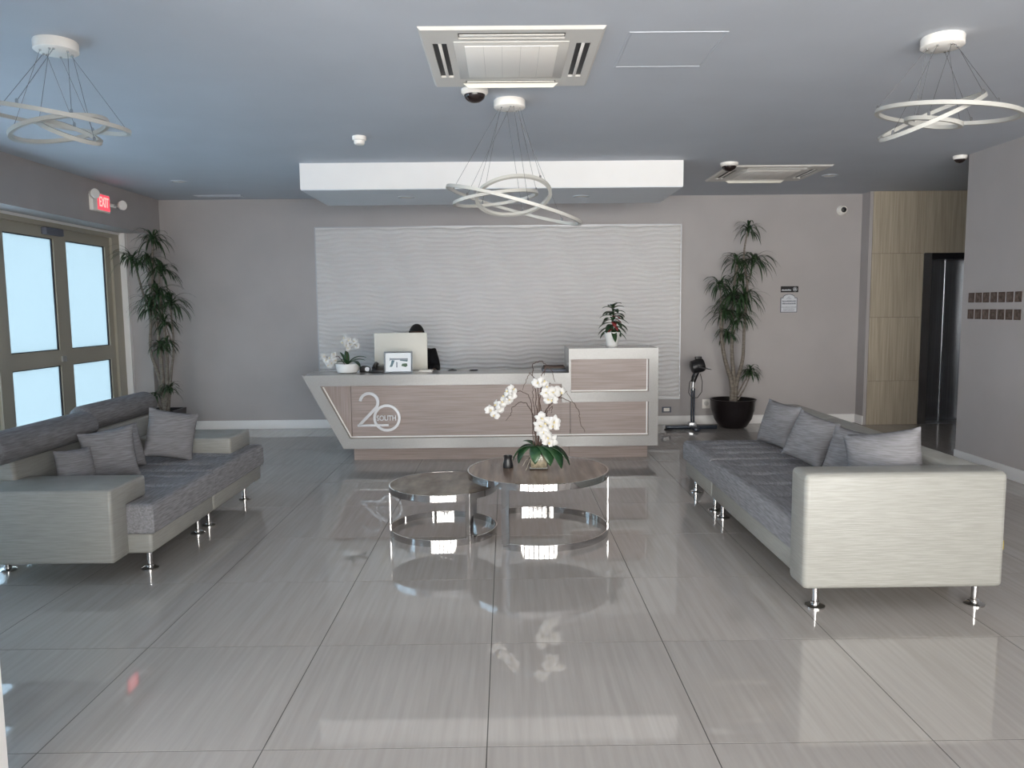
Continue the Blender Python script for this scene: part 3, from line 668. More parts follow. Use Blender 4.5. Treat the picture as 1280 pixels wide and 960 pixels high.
for i, pts in enumerate([
    [Pt(670, 558), Pt(672, 520), Pt(671, 485), Pt(667, 466), Pt(668, 455), Pt(678, 452), Pt(684, 456), Pt(682, 470)],
    [Pt(674, 558, .02), Pt(677, 515, .02), Pt(673, 478, .02), Pt(664, 466), Pt(660, 475), Pt(655, 488)],
    [Pt(676, 558, -.02), Pt(680, 520, -.02), Pt(690, 500, -.02), Pt(702, 497, -.02), Pt(716, 503, -.03), Pt(724, 515, -.03), Pt(726, 530, -.03), Pt(731, 541, -.03)],
    [Pt(677, 558), Pt(684, 512), Pt(696, 500), Pt(709, 490), Pt(717, 504)],
    [Pt(670, 558, .03), Pt(668, 520, .03), Pt(660, 505, .03), Pt(650, 504, .03), Pt(642, 511, .03), Pt(640, 520, .03), Pt(634, 527, .03)],
    [Pt(673, 558), Pt(676, 500), Pt(679, 470), Pt(686, 458), Pt(693, 468), Pt(695, 478)],
    [Pt(672, 558, -.01), Pt(669, 515, -.01), Pt(667, 490, -.01), Pt(669, 478, -.01)],
    [Pt(675, 558, .01), Pt(686, 515, .01), Pt(692, 508, .01), Pt(690, 518, .01)]]):
    branch(oc, pts, 0.0042, 0.0016, 0.005, 30+i)
k = 0
for (a, b) in ((615, 512), (620, 518), (623, 505), (627, 510), (631, 502), (633, 495), (638, 500), (641, 494), (637, 489), (643, 487)):
    flower(oc, Pt(a, b, -0.02-0.012*(k % 3)), 20-40*(k % 3), -10+15*(k % 2), 0.80, 25*k); k += 1
for (a, b) in ((673, 479), (680, 477), (685, 484), (683, 491), (691, 490), (686, 499), (695, 489), (701, 490), (691, 500)):
    flower(oc, Pt(a, b, -0.03-0.012*(k % 3)), -25+25*(k % 3), 12*(k % 2)-8, 0.85, 20*k); k += 1
for (a, b) in ((677, 522), (675, 531), (682, 528), (680, 539), (684, 545), (692, 532), (693, 526), (686, 552), (690, 550), (681, 543)):
    flower(oc, Pt(a, b, -0.05-0.012*(k % 3)), -20+22*(k % 3), 14*(k % 2)-8, 0.95, 15*k); k += 1
for i, pts in enumerate([[Pt(666, 566, -.06), Pt(660, 572, -.08), Pt(654, 580, -.09)], [Pt(668, 566, -.07), Pt(662, 576, -.09), Pt(658, 586, -.09)]]):
    branch(oc, pts, 0.002, 0.0015, 0.003, 70+i, 'air_root', 'vase')
# black cup
bm = bmesh.new(); lathe(bm, [(0.034, 0), (0.036, 0.004), (0.032, 0.03), (0.026, 0.055), (0.027, 0.07), (0.031, 0.082), (0.028, 0.082), (0.023, 0.06), (0.024, 0.02), (0.0, 0.02)], (0, 0, 0), 28, True, False)
o = obj('candle_cup', bm, 'dark', None, True); o.location = (0.005, 5.10, 0.425); tag(o, 'small waisted black cup beside the orchid on the coffee table', 'cup')

# --- bowl orchid on the desk
bx, by, bz = -1.585, 7.62, 0.87
bo = thing('orchid_bowl', 'small cream orchid in a low white bowl on the desk end', 'orchid', (bx, by, bz))
bm = bmesh.new(); lathe(bm, [(0.075, 0), (0.10, 0.01), (0.115, 0.05), (0.117, 0.095), (0.108, 0.095), (0.104, 0.07), (0, 0.07)], (bx, by, bz), 32, True, False); rel(obj('bowl', bm, 'ceramic', None, True), bo)
bm = bmesh.new(); lathe(bm, [(0.106, 0.066), (0.106, 0.072), (0.05, 0.08), (0, 0.082)], (bx, by, bz), 20, True, False); rel(obj('soil', bm, 'soil', None, True), bo)
for a, el, L, wd, dr in ((8, 55, 0.22, 0.06, 1.6), (30, 40, 0.20, 0.06, 1.2), (-30, 45, 0.20, 0.065, 2.2), (110, 75, 0.17, 0.05, 0.5), (150, 65, 0.16, 0.05, 0.8), (200, 50, 0.15, 0.05, 2.0), (250, 60, 0.14, 0.05, 1.6)):
    a, el = rad(a), rad(el); oleaf(bo, (bx, by, bz+0.08), (math.cos(a)*math.cos(el), math.sin(a)*math.cos(el), math.sin(el)), L, wd, dr)
branch(bo, [(bx, by, bz+0.08), (bx, by-0.01, bz+0.22), (bx+0.03, by-0.02, bz+0.30), (bx+0.11, by-0.03, bz+0.28)], 0.004, 0.002, 0.003, 5, 'flower_stem')
branch(bo, [(bx-0.02, by, bz+0.08), (bx-0.08, by-0.03, bz+0.17), (bx-0.15, by-0.04, bz+0.17), (bx-0.19, by-0.05, bz+0.09)], 0.004, 0.002, 0.003, 6, 'flower_stem')
k = 0
for dx, dz in ((-0.03, 0.31), (0.01, 0.28), (0.03, 0.33), (0.06, 0.29), (0.09, 0.32), (0.02, 0.25), (-0.01, 0.35), (0.11, 0.27), (-0.12, 0.19), (-0.16, 0.15), (-0.20, 0.13), (-0.15, 0.10), (-0.18, 0.08), (-0.22, 0.17), (-0.11, 0.13)):
    flower(bo, (bx+dx, by-0.05, bz+dz), -25+25*(k % 3), 10*(k % 2), 0.75, 20*k); k += 1
# --- leafy plant with red bracts on the raised counter
qx, qy, qz = 1.065, 7.66, 1.105
pp = thing('leafy_plant', 'small dark leafy plant with red bracts in white pot on raised counter', 'potted plant', (qx, qy, qz))
bm = bmesh.new(); lathe(bm, [(0.052, 0), (0.056, 0.006), (0.074, 0.12), (0.080, 0.145), (0.074, 0.145), (0.066, 0.11), (0, 0.11)], (qx, qy, qz), 28, True, False); rel(obj('pot', bm, 'ceramic', None, True), pp)
bm = bmesh.new(); lathe(bm, [(0.066, 0.105), (0.066, 0.112), (0, 0.118)], (qx, qy, qz), 20, True, False); rel(obj('soil', bm, 'soil', None, True), pp)
bm = bmesh.new(); tube(bm, [(qx, qy, qz+0.10), (qx+0.01, qy, qz+0.28), (qx+0.015, qy, qz+0.42)], [0.008, 0.006, 0.004], 8); rel(obj('stem', bm, 'leafp', None, True), pp)
rnd = random.Random(4)
for i in range(30):
    h = 0.16+0.25*i/30; a = i*2.39996; el = -0.1+0.9*i/30
    if rnd.random() < .2: el -= 0.3
    L = 0.205-0.09*i/30
    oleaf(pp, (qx+0.012*i/30, qy, qz+h), (math.cos(a)*math.cos(el), math.sin(a)*math.cos(el), math.sin(el)), L*rnd.uniform(0.85, 1.15), 0.055, 1.3, 'leafp', 0.0015)
for a, h, el, L in ((-20, 0.27, 0.1, 0.11), (-50, 0.22, -0.3, 0.10), (-75, 0.25, -0.2, 0.10), (225, 0.17, 0.1, 0.09), (-35, 0.30, 0.2, 0.10)):
    a = rad(a); oleaf(pp, (qx, qy, qz+h), (math.cos(a)*math.cos(el), math.sin(a)*math.cos(el), math.sin(el)), L, 0.05, 1.2, 'red', 0.0015)

# ================================================================== THINGS ON THE DESK
mo = thing('monitor', 'cream backed computer monitor standing behind the desk counter', 'monitor', (-1.09, 8.0, 0.75))
rel(B('screen_back', 'cream', (-1.37, -0.82, 7.95, 7.975, 0.865, 1.255), None, 0.006), mo); rel(B('screen', 'screen', (-1.36, -0.83, 7.975, 7.979, 0.90, 1.245)), mo)
rel(B('stand_neck', 'alum', (-1.13, -1.05, 7.976, 7.99, 0.76, 1.0)), mo); rel(B('stand_foot', 'alum', (-1.19, -0.99, 7.93, 8.11, 0.75, 0.762), None, 0.004), mo)
pf = thing('picture_frame', 'silver picture frame with a pale print standing on the counter', 'picture frame', (-1.07, 7.56, 0.87))
tilt = Matrix.Translation((-1.07, 7.545, 0.872)) @ Matrix.Rotation(rad(-9), 4, 'X')
def tb(name, m, dims, bev=0.0):
    bm = bmesh.new(); box(bm, *dims, bev=bev); bm.transform(tilt); return rel(obj(name, bm, m, None, bool(bev)), pf)
bm = bmesh.new(); w_, h_, t_ = 0.140, 0.212, 0.014
for d in ((-w_, -w_+t_, 0, h_), (w_-t_, w_, 0, h_), (-w_+t_, w_-t_, 0, t_), (-w_+t_, w_-t_, h_-t_, h_)): box(bm, d[0], d[1], 0, 0.014, d[2], d[3])
bm.transform(tilt); rel(obj('frame_border', bm, 'chrome'), pf)
tb('print', 'paper', (-w_+t_, w_-t_, 0.006, 0.012, t_, h_-t_))
def pr_poly(m, poly):
    bm = bmesh.new(); prism(bm, poly, 'y', 0.0050, 0.0062); bm.transform(tilt); rel(obj('printed_shape', bm, m), pf)
pr_poly('pgrey', [(-0.085, 0.130), (0.095, 0.130), (0.095, 0.145), (-0.085, 0.145)])
pr_poly('pgrey', [(-0.085, 0.120), (-0.078, 0.120), (-0.078, 0.150), (-0.085, 0.150)])
pr_poly('pblue', [(-0.085, 0.060), (-0.060, 0.062), (-0.035, 0.125), (-0.065, 0.128), (-0.072, 0.095)])
pr_poly('pgrey', [(-0.020, 0.055), (-0.008, 0.055), (-0.008, 0.105), (-0.020, 0.112)])
pr_poly('pgreen', [(0.030, 0.070), (0.075, 0.058), (0.092, 0.072), (0.085, 0.095), (0.040, 0.092)])
pr_poly('pblue', [(0.015, 0.122), (0.09, 0.112), (0.095, 0.128), (0.02, 0.130)])
bm = bmesh.new(); prism(bm, [(0.01, 0.02), (0.014, 0.14), (0.06, 0.0)], 'x', -0.02, 0.02); bm.transform(Matrix.Translation((-1.07, 7.560, 0.872))); rel(obj('easel_back', bm, 'dark'), pf)
# desk telephone and small things
tp = thing('desk_telephone', 'black desk telephone next to the picture frame', 'telephone', (-1.27, 7.70, 0.87))
bm = bmesh.new(); prism(bm, [(7.62, 0.87), (7.82, 0.87), (7.82, 0.93), (7.62, 0.895)], 'x', -1.35, -1.20, 0.004); rel(obj('phone_body', bm, 'dark', None, True), tp)
bm = bmesh.new(); tube(bm, [(-1.325, 7.63, 0.915), (-1.325, 7.66, 0.935), (-1.325, 7.77, 0.955), (-1.325, 7.81, 0.945)], [0.02, 0.016, 0.016, 0.02], 10); rel(obj('handset', bm, 'dark', None, True), tp)
bm = bmesh.new(); tube(bm, [(-1.34, 7.65, 0.876), (-1.362, 7.63, 0.876), (-1.365, 7.60, 0.876)], 0.004, 6); rel(obj('cord', bm, 'dark', None, True), tp)
ds = thing('tape_dispenser', 'rounded black tape dispenser beside the white orchid bowl', 'tape dispenser', (-1.43, 7.72, 0.87))
bm = bmesh.new(); prism(bm, [(-1.48, 0.87), (-1.375, 0.87), (-1.375, 0.905), (-1.40, 0.93), (-1.45, 0.935), (-1.48, 0.925)], 'y', 7.69, 7.75, 0.008, 3); rel(obj('dispenser_body', bm, 'dark', None, True), ds)
bm = bmesh.new(); lathe(bm, [(0.022, -0.012), (0.022, 0.012)], (0, 0, 0), 20); bm.transform(Matrix.Translation((-1.40, 7.685, 0.902)) @ Matrix.Rotation(PI/2, 4, 'X')); rel(obj('tape_roll', bm, 'steel', None, True), ds)
o = B('paper_tray', 'plastic', (-0.88, -0.745, 7.66, 7.80, 0.87, 0.886), None, 0.004); tag(o, 'flat white paper tray in front of the monitor foot', 'tray')
o = B('keyboard', 'dark', (-1.12, -0.72, 8.14, 8.27, 0.75, 0.768), None, 0.004); tag(o, 'black keyboard on the work surface behind the counter', 'keyboard')
bm = bmesh.new(); prism(bm, [(-0.60, 0.87), (-0.50, 0.87), (-0.505, 0.878), (-0.545, 0.892), (-0.58, 0.884)], 'y', 7.74, 7.78, 0.003); o = obj('stapler', bm, 'dark', None, True); tag(o, 'small dark stapler lying alone on the counter middle', 'stapler')
bm = bmesh.new(); tube(bm, [(-0.37, 7.75, 0.876), (-0.29, 7.75, 0.876)], 0.006, 8); o = obj('pen', bm, 'dark', None, True); tag(o, 'short black pen lying on the bare counter', 'pen')
for k_ in range(3):
    o = B('folder', ('ink', 'dark', 'stem')[k_], (0.36+0.01*k_, 0.598-0.008*k_, 7.58, 7.80, 0.87+0.016*k_, 0.886+0.016*k_), None, 0.002)
    tag(o, ('grey folder at the bottom of the stack by the raised counter', 'black folder in the middle of the stack by the raised counter', 'dark brown folder topping the stack by the raised counter')[k_], 'folder', 'folders stacked on the counter')

# ================================================================== PERSON AND CHAIR
cx, cy = -0.985, 8.55
ch = thing('office_chair', 'black office chair under the person behind the desk', 'chair', (cx, cy, 0))
rel(B('seat', 'shirt', (cx-0.23, cx+0.23, cy-0.22, cy+0.24, 0.37, 0.43), None, 0.025, 3), ch)
rel(B('backrest', 'shirt', (cx-0.20, cx+0.20, cy+0.24, cy+0.29, 0.48, 0.90), None, 0.025, 3), ch)
rel(B('back_bracket', 'dark', (cx-0.03, cx+0.03, cy+0.20, cy+0.30, 0.36, 0.50)), ch)
bm = bmesh.new(); tube(bm, [(cx, cy, 0.08), (cx, cy, 0.38)], 0.025, 12); rel(obj('gas_lift', bm, 'steel', None, True), ch)
for k_ in range(5):
    a = 2*PI*k_/5+0.3; bm = bmesh.new(); tube(bm, [(cx, cy, 0.10), (cx+0.27*math.cos(a), cy+0.27*math.sin(a), 0.075)], [0.025, 0.016], 8); l = rel(obj('base_arm', bm, 'dark', None, True), ch)
    bm = bmesh.new(); lathe(bm, [(0.03, -0.015), (0.03, 0.015)], (0, 0, 0), 14); bm.transform(Matrix.Translation((cx+0.27*math.cos(a), cy+0.27*math.sin(a), 0.031)) @ Matrix.Rotation(a, 4, 'Z') @ Matrix.Rotation(PI/2, 4, 'X'))
    rel(obj('caster', bm, 'dark', None, True), ch)
pe = thing('person', 'person with short black hair and black shirt seated behind the monitor', 'person', (cx, cy, 0.43))
def skin(name, verts, edges, radii, m, sub=2, root=0):
    me = bpy.data.meshes.new(name); me.from_pydata([Vector(v) for v in verts], edges, []); me.materials.append(MT[m])
    o = bpy.data.objects.new(name, me); COL.objects.link(o)
    s = o.modifiers.new('skin', 'SKIN'); s.use_smooth_shade = True
    for i, r in enumerate(radii):
        sv = me.skin_vertices[0].data[i]; sv.radius = r if hasattr(r, '__len__') else (r, r); sv.use_root = (i == root)
    if sub:
        sd = o.modifiers.new('sub', 'SUBSURF'); sd.levels = sub; sd.render_levels = sub
    bpy.context.view_layer.update()
    me2 = bpy.data.meshes.new_from_object(o.evaluated_get(bpy.context.evaluated_depsgraph_get()))
    bpy.data.objects.remove(o); me2.polygons.foreach_set('use_smooth', [True]*len(me2.polygons))
    if not me2.materials: me2.materials.append(MT[m])
    o = bpy.data.objects.new(name, me2); COL.objects.link(o); return o
V = [(cx, cy, 0.53), (cx, cy-0.01, 0.70), (cx, cy-0.03, 0.88), (cx, cy-0.04, 0.99), (cx, cy-0.05, 1.07), (cx, cy-0.07, 1.14),
     (cx-0.15, cy-0.04, 1.0), (cx-0.19, cy-0.08, 0.84), (cx-0.20, cy-0.28, 0.815), (cx-0.16, cy-0.36, 0.805),
     (cx+0.15, cy-0.04, 1.0), (cx+0.19, cy-0.08, 0.84), (cx+0.20, cy-0.28, 0.815), (cx+0.16, cy-0.36, 0.805),
     (cx-0.10, cy-0.06, 0.52), (cx-0.12, cy-0.36, 0.50), (cx-0.12, cy-0.36, 0.10), (cx-0.12, cy-0.46, 0.045),
     (cx+0.10, cy-0.06, 0.52), (cx+0.12, cy-0.36, 0.50), (cx+0.12, cy-0.36, 0.10), (cx+0.12, cy-0.46, 0.045)]
E_ = [(0,1),(1,2),(2,3),(3,4),(4,5),(3,6),(6,7),(7,8),(8,9),(3,10),(10,11),(11,12),(12,13),(0,14),(14,15),(15,16),(16,17),(0,18),(18,19),(19,20),(20,21)]
Rr = [(0.15,0.12),(0.14,0.11),(0.16,0.12),(0.12,0.10),0.058,0.058, 0.072,0.052,0.042,0.030, 0.072,0.052,0.042,0.030, 0.095,0.075,0.052,0.045, 0.095,0.075,0.052,0.045]
body = rel(skin('body', V, E_, Rr, 'skin'), pe)
# clothing: the black shirt is a slightly larger shell of torso and sleeves
V2 = [V[i] for i in (0,1,2,3)]+[(cx, cy-0.045, 1.035)]+[V[i] for i in (6,7,8)]+[V[i] for i in (10,11,12)]
E2 = [(0,1),(1,2),(2,3),(3,4),(3,5),(5,6),(6,7),(3,8),(8,9),(9,10)]
R2 = [(0.175,0.145),(0.165,0.135),(0.185,0.145),(0.15,0.125),0.085, 0.092,0.070,0.055, 0.092,0.070,0.055]
rel(skin('shirt', V2, E2, R2, 'shirt'), pe)
V3 = [(cx, cy+0.01, 0.53)]+[V[i] for i in (14,15,16,18,19,20)]
rel(skin('trousers', V3, [(0,1),(1,2),(2,3),(0,4),(4,5),(5,6)], [(0.17,0.14),0.11,0.09,0.066,0.11,0.09,0.066], 'shirt'), pe)
# head with features
bm = bmesh.new(); bmesh.ops.create_uvsphere(bm, u_segments=28, v_segments=20, radius=1)
hc = Vector((cx, cy-0.085, 1.215))
for v in bm.verts:
    x_, y_, z_ = v.co; jaw = 1-0.22*max(0, -z_)
    v.co = hc+Vector((x_*0.077*jaw, y_*0.094*(1-0.1*max(0, -z_)), z_*0.112))
o = obj('head', bm, 'skin', None, True, angle=180); rel(o, pe)
def blob(bm, c, s): bmesh.ops.create_uvsphere(bm, u_segments=12, v_segments=8, radius=1, matrix=Matrix.Translation(hc+Vector(c)) @ Matrix.Diagonal((*s, 1)))
for nm, m, cs in (('nose', 'skin', [((0, -0.097, -0.015), (0.014, 0.02, 0.026))]), ('mouth', 'red', [((0, -0.083, -0.058), (0.024, 0.008, 0.007))]),
                  ('ear', 'skin', [((-0.078, 0.005, -0.005), (0.010, 0.02, 0.032))]), ('ear', 'skin', [((0.078, 0.005, -0.005), (0.010, 0.02, 0.032))]),
                  ('eye', 'ceramic', [((-0.030, -0.083, 0.005), (0.013, 0.009, 0.007))]), ('eye', 'ceramic', [((0.030, -0.083, 0.005), (0.013, 0.009, 0.007))])):
    bm = bmesh.new()
    for c_, s_ in cs: blob(bm, c_, s_)
    rel(obj(nm, bm, m, None, True), pe)
bm = bmesh.new(); bmesh.ops.create_uvsphere(bm, u_segments=28, v_segments=20, radius=1)
for v in list(bm.verts):
    x_, y_, z_ = v.co; lowlim = 0.35 if y_ < -0.2 else -0.35
    z_ = max(z_, lowlim); k_ = 1.0
    v.co = hc+Vector((x_*0.087, y_*0.104+0.006, z_*0.122))
rel(obj('hair', bm, 'hair', None, True, angle=180), pe)
# hands resting on the keyboard
for s in (-1, 1):
    wx, wy, wz = cx+s*0.16, cy-0.36, 0.80
    VV = [(wx, wy, wz), (wx-s*0.01, wy-0.045, wz+0.004)]; EE = [(0, 1)]; RR = [(0.026, 0.018), (0.030, 0.014)]
    for q in range(4):
        b0 = (wx-s*0.01+(q-1.5)*0.018, wy-0.075, wz+0.004); L_ = (0.055, 0.066, 0.062, 0.046)[q if s > 0 else 3-q]
        n0 = len(VV); VV += [b0, (b0[0], b0[1]-L_*0.5, b0[2]+0.006), (b0[0], b0[1]-L_, b0[2]-0.012)]; EE += [(1, n0), (n0, n0+1), (n0+1, n0+2)]; RR += [0.010, 0.008, 0.007]
    n0 = len(VV); VV += [(wx-s*0.036, wy-0.035, wz), (wx-s*0.052, wy-0.065, wz-0.006)]; EE += [(1, n0), (n0, n0+1)]; RR += [0.011, 0.009]
    rel(skin('hand', VV, EE, RR, 'skin'), pe)

# ================================================================== CEILING
def ring_lamp(label, can, rings, seed):
    cxx, cyy = can
    t = thing('ring_pendant_lamp', label, 'pendant lamp', (cxx, cyy, ZC), 'white ring pendant lamps')
    bm = bmesh.new(); lathe(bm, [(0.100, ZC), (0.104, ZC-0.006), (0.104, ZC-0.048), (0.096, ZC-0.054)], (cxx, cyy, 0), 40); rel(obj('canopy', bm, 'plastic', None, True), t)
    q = 0
    for (R, c, ax, ay) in rings:
        mt = Matrix.Rotation(rad(ax), 3, 'X') @ Matrix.Rotation(rad(ay), 3, 'Y')
        bm = bmesh.new(); band(bm, c, R, 0.022, -0.010, 0.010, n=80, mtx=mt); rg = rel(obj('ring', bm, 'silicone', None, True), t)
        for k_ in range(3):
            a = rad(40+120*k_+35*q); p = (mt @ Vector(((R-0.011)*math.cos(a), (R-0.011)*math.sin(a), 0.010)))+Vector(c)
            a2 = a+0.2; pc = Vector((cxx+0.072*math.cos(a2+0.3*q), cyy+0.072*math.sin(a2+0.3*q), ZC-0.055))
            bm = bmesh.new(); tube(bm, [pc, p+Vector((0, 0, 0.01))], 0.0012, 5); rel(obj('wire', bm, 'wire', None, True), t)
            bm = bmesh.new(); lathe(bm, [(0.007, -0.004), (0.007, 0.016), (0.003, 0.022)], tuple(p), 10); rel(obj('wire_grip', bm, 'chrome', None, True), t)
            bm = bmesh.new(); lathe(bm, [(0.006, 0.010), (0.006, -0.006)], tuple(pc), 10); rel(obj('wire_anchor', bm, 'chrome', None, True), t)
        q += 1
    return t
ring_lamp('three-ring white pendant lamp hanging in front of the ceiling drop', (0.04, 5.22), [(0.47, (0.065, 5.22, 2.185), 2.5, 15.5), (0.255, (0.06, 5.15, 2.235), -22, -5), (0.29, (-0.06, 5.25, 2.235), 0, -7)], 0)
ring_lamp('three-ring white pendant lamp on the glazed door side of the lobby', (-2.27, 4.05), [(0.38, (-2.33, 4.05, 2.49), 3, 8), (0.235, (-2.26, 4.02, 2.43), 3, -13), (0.155, (-2.23, 4.05, 2.425), 11, 24)], 1)
ring_lamp('three-ring white pendant lamp on the side of the bronze wall squares', (2.27, 4.08), [(0.345, (2.31, 4.08, 2.485), 6, 5), (0.26, (2.22, 4.07, 2.465), 5, -25), (0.14, (2.24, 4.08, 2.44), 7, 9)], 2)
# air conditioning cassettes
def cassette(label, x0, x1, y0, y1):
    mx, my = (x0+x1)/2, (y0+y1)/2
    t = thing('ceiling_air_conditioner', label, 'air conditioner', (mx, my, ZC), 'ceiling cassettes')
    a, b = (x1-x0)/2, (y1-y0)/2; z0 = -0.045
    def loc(name, m, d, bev=0.0): return B(name, m, d, t, bev)
    # thin surround with bevelled rim and four open slots round the middle grille
    i0, j0 = 0.64, 0.64; z0 = -0.014
    bm = bmesh.new()
    def fr(u0, u1, v0, v1, zb, zt=0.0): box(bm, u0*a, u1*a, v0*b, v1*b, zb, zt)
    q0, q1, h = 0.72, 0.88, 0.58       # slot from q0 to q1, half length h
    fr(-0.97, 0.97, -0.97, -q1, z0); fr(-0.97, 0.97, q1, 0.97, z0); fr(-0.97, -q1, -q1, q1, z0); fr(q1, 0.97, -q1, q1, z0)
    fr(-q0, q0, -q0, -j0, z0); fr(-q0, q0, j0, q0, z0); fr(-q0, -i0, -j0, j0, z0); fr(i0, q0, -j0, j0, z0)
    for sg in (-1, 1):
        v = sorted((sg*q0, sg*q1)); fr(-q1, -h, v[0], v[1], z0); fr(h, q1, v[0], v[1], z0)
        fr(v[0], v[1], -q0, -h, z0); fr(v[0], v[1], h, q0, z0)
    prv = [bm.verts.new((sx*a*k, sy*b*k, z)) for k, z in ((0.97, z0), (1.0, 0.0)) for sx, sy in ((-1, -1), (1, -1), (1, 1), (-1, 1))]
    for k in range(4): bm.faces.new((prv[k], prv[(k+1) % 4], prv[4+(k+1) % 4], prv[4+k]))
    obj('surround', bm, 'acgrey', t)
    loc('slot_shade', 'dark', (-a*0.90, a*0.90, -b*0.90, b*0.90, -0.003, -0.001))  # thin dark sheet standing in for the shade inside the slots
    loc('intake_frame', 'acgrey', (-i0*a, i0*a, -j0*b, j0*b, z0-0.003, -0.005), 0.003)
    loc('intake_grille', 'plastic', (-i0*a*0.82, i0*a*0.82, -j0*b*0.82, j0*b*0.86, z0-0.006, z0-0.002), 0.002)
    for k in range(1, 5): loc('grille_rib', 'acgrey', (-i0*a*0.82+i0*a*1.64*k/5-0.001, -i0*a*0.82+i0*a*1.64*k/5+0.001, -j0*b*0.82, j0*b*0.86, z0-0.0066, z0-0.005))
    for d in ((-h, h, -0.83, -0.765), (-h, h, 0.765, 0.83), (-0.83, -0.765, -h, h), (0.765, 0.83, -h, h)):
        B('louver', 'plastic', (d[0]*a+0.006, d[1]*a-0.006, d[2]*b, d[3]*b, -0.0135, -0.010), t, 0.002)
    # the louver on the far side hangs open
    bm = bmesh.new(); prism(bm, [(-a*0.62, -0.018), (-a*0.55, -0.045), (a*0.55, -0.045), (a*0.62, -0.018)], 'y', b*0.80, b*0.81, 0.002); obj('open_flap', bm, 'cream', t, True)
    return t
cassette('large ceiling air conditioner above the middle of the lobby', -0.42, 0.51, 3.88, 4.87)
cassette('ceiling air conditioner between the wave panel and the lift wall', 2.20, 3.24, 7.64, 8.55)
def dome(label, x_, y_, r=0.10, cat='camera', name='dome_camera'):
    t = thing(name, label, cat, (x_, y_, ZC))
    bm = bmesh.new(); lathe(bm, [(r, 0), (r, -0.02), (r*0.86, -0.032), (r*0.78, -0.034)], (0, 0, 0), 32); obj('housing', bm, 'plastic', t, True)
    bm = bmesh.new(); lathe(bm, [(r*0.80, -0.030)]+[(r*0.80*math.cos(q*PI/14), -0.030-r*0.6*math.sin(q*PI/14)) for q in range(1, 7)]+[(0.002, -0.030-r*0.6)], (0, 0, 0), 28); obj('dome_cover', bm, 'dome', t, True)
dome('smoked dome camera just behind the large ceiling air conditioner', -0.18, 4.97, 0.085)
dome('smoked dome camera at the corner of the smaller ceiling air conditioner', 2.17, 7.52, 0.085)
dome('small dark dome camera at the free end of the bronze squares wall', 4.25, 7.26, 0.06)
t = thing('smoke_detector', 'small white smoke detector on the ceiling in front of the ceiling drop', 'smoke detector', (-1.15, 6.25, ZC))
bm = bmesh.new(); lathe(bm, [(0.055, 0), (0.055, -0.03), (0.045, -0.034)], (0, 0, 0), 28); obj('base', bm, 'plastic', t, True)
bm = bmesh.new(); lathe(bm, [(0.042, -0.034), (0.042, -0.055), (0.034, -0.064)], (0, 0, 0), 28); obj('sensor_head', bm, 'plastic', t, True)
# flush access hatch
t = thing('access_hatch', 'flush square access hatch outlined in the ceiling beside the large cassette', 'access hatch', (0.885, 4.255, ZC))
B('hatch_door', 'ceil', (-0.235, 0.235, -0.265, 0.265, -0.002, 0), t)
bm = bmesh.new()
for d in ((-0.25, 0.25, -0.28, -0.27), (-0.25, 0.25, 0.27, 0.28), (-0.25, -0.24, -0.27, 0.27), (0.24, 0.25, -0.27, 0.27)): box(bm, *d, -0.0035, 0)
obj('hatch_rim', bm, 'ceil', t)
def downlight(label, x_, y_, z_):
    t = thing('recessed_light', label, 'recessed light', (x_, y_, z_), 'recessed ceiling lights')
    bm = bmesh.new(); band(bm, (0, 0, 0), 0.085, 0.018, -0.006, 0.0, n=32); obj('trim_ring', bm, 'ceil', t, True)
    bm = bmesh.new(); lathe(bm, [(0.068, -0.003), (0.068, 0.0)], (0, 0, 0), 28); obj('lens', bm, 'acgrey', t, True)
downlight('unlit round recessed light in the ceiling drop above the monitor', -0.99, 7.86, 2.622)
downlight('unlit round recessed light in the ceiling drop above the raised counter', 0.78, 7.90, 2.622)
downlight('unlit round recessed light in the ceiling near the corner dracaena', -3.45, 8.30, ZC)
downlight('unlit round recessed light in the ceiling beside the smaller air conditioner', 3.46, 8.28, ZC)
t = thing('ceiling_vent', 'thin white slot vent in the ceiling along the wall by the corner plant', 'vent', (-3.41, 9.33, ZC))
bm = bmesh.new()
for d in ((-0.28, 0.28, -0.06, -0.045), (-0.28, 0.28, 0.045, 0.06), (-0.28, -0.265, -0.045, 0.045), (0.265, 0.28, -0.045, 0.045)): box(bm, *d, -0.008, 0)
obj('vent_frame', bm, 'ceil', t)
for k_ in range(4): B('slat', 'ceil', (-0.265, 0.265, -0.04+0.022*k_, -0.028+0.022*k_, -0.005, 0), t)

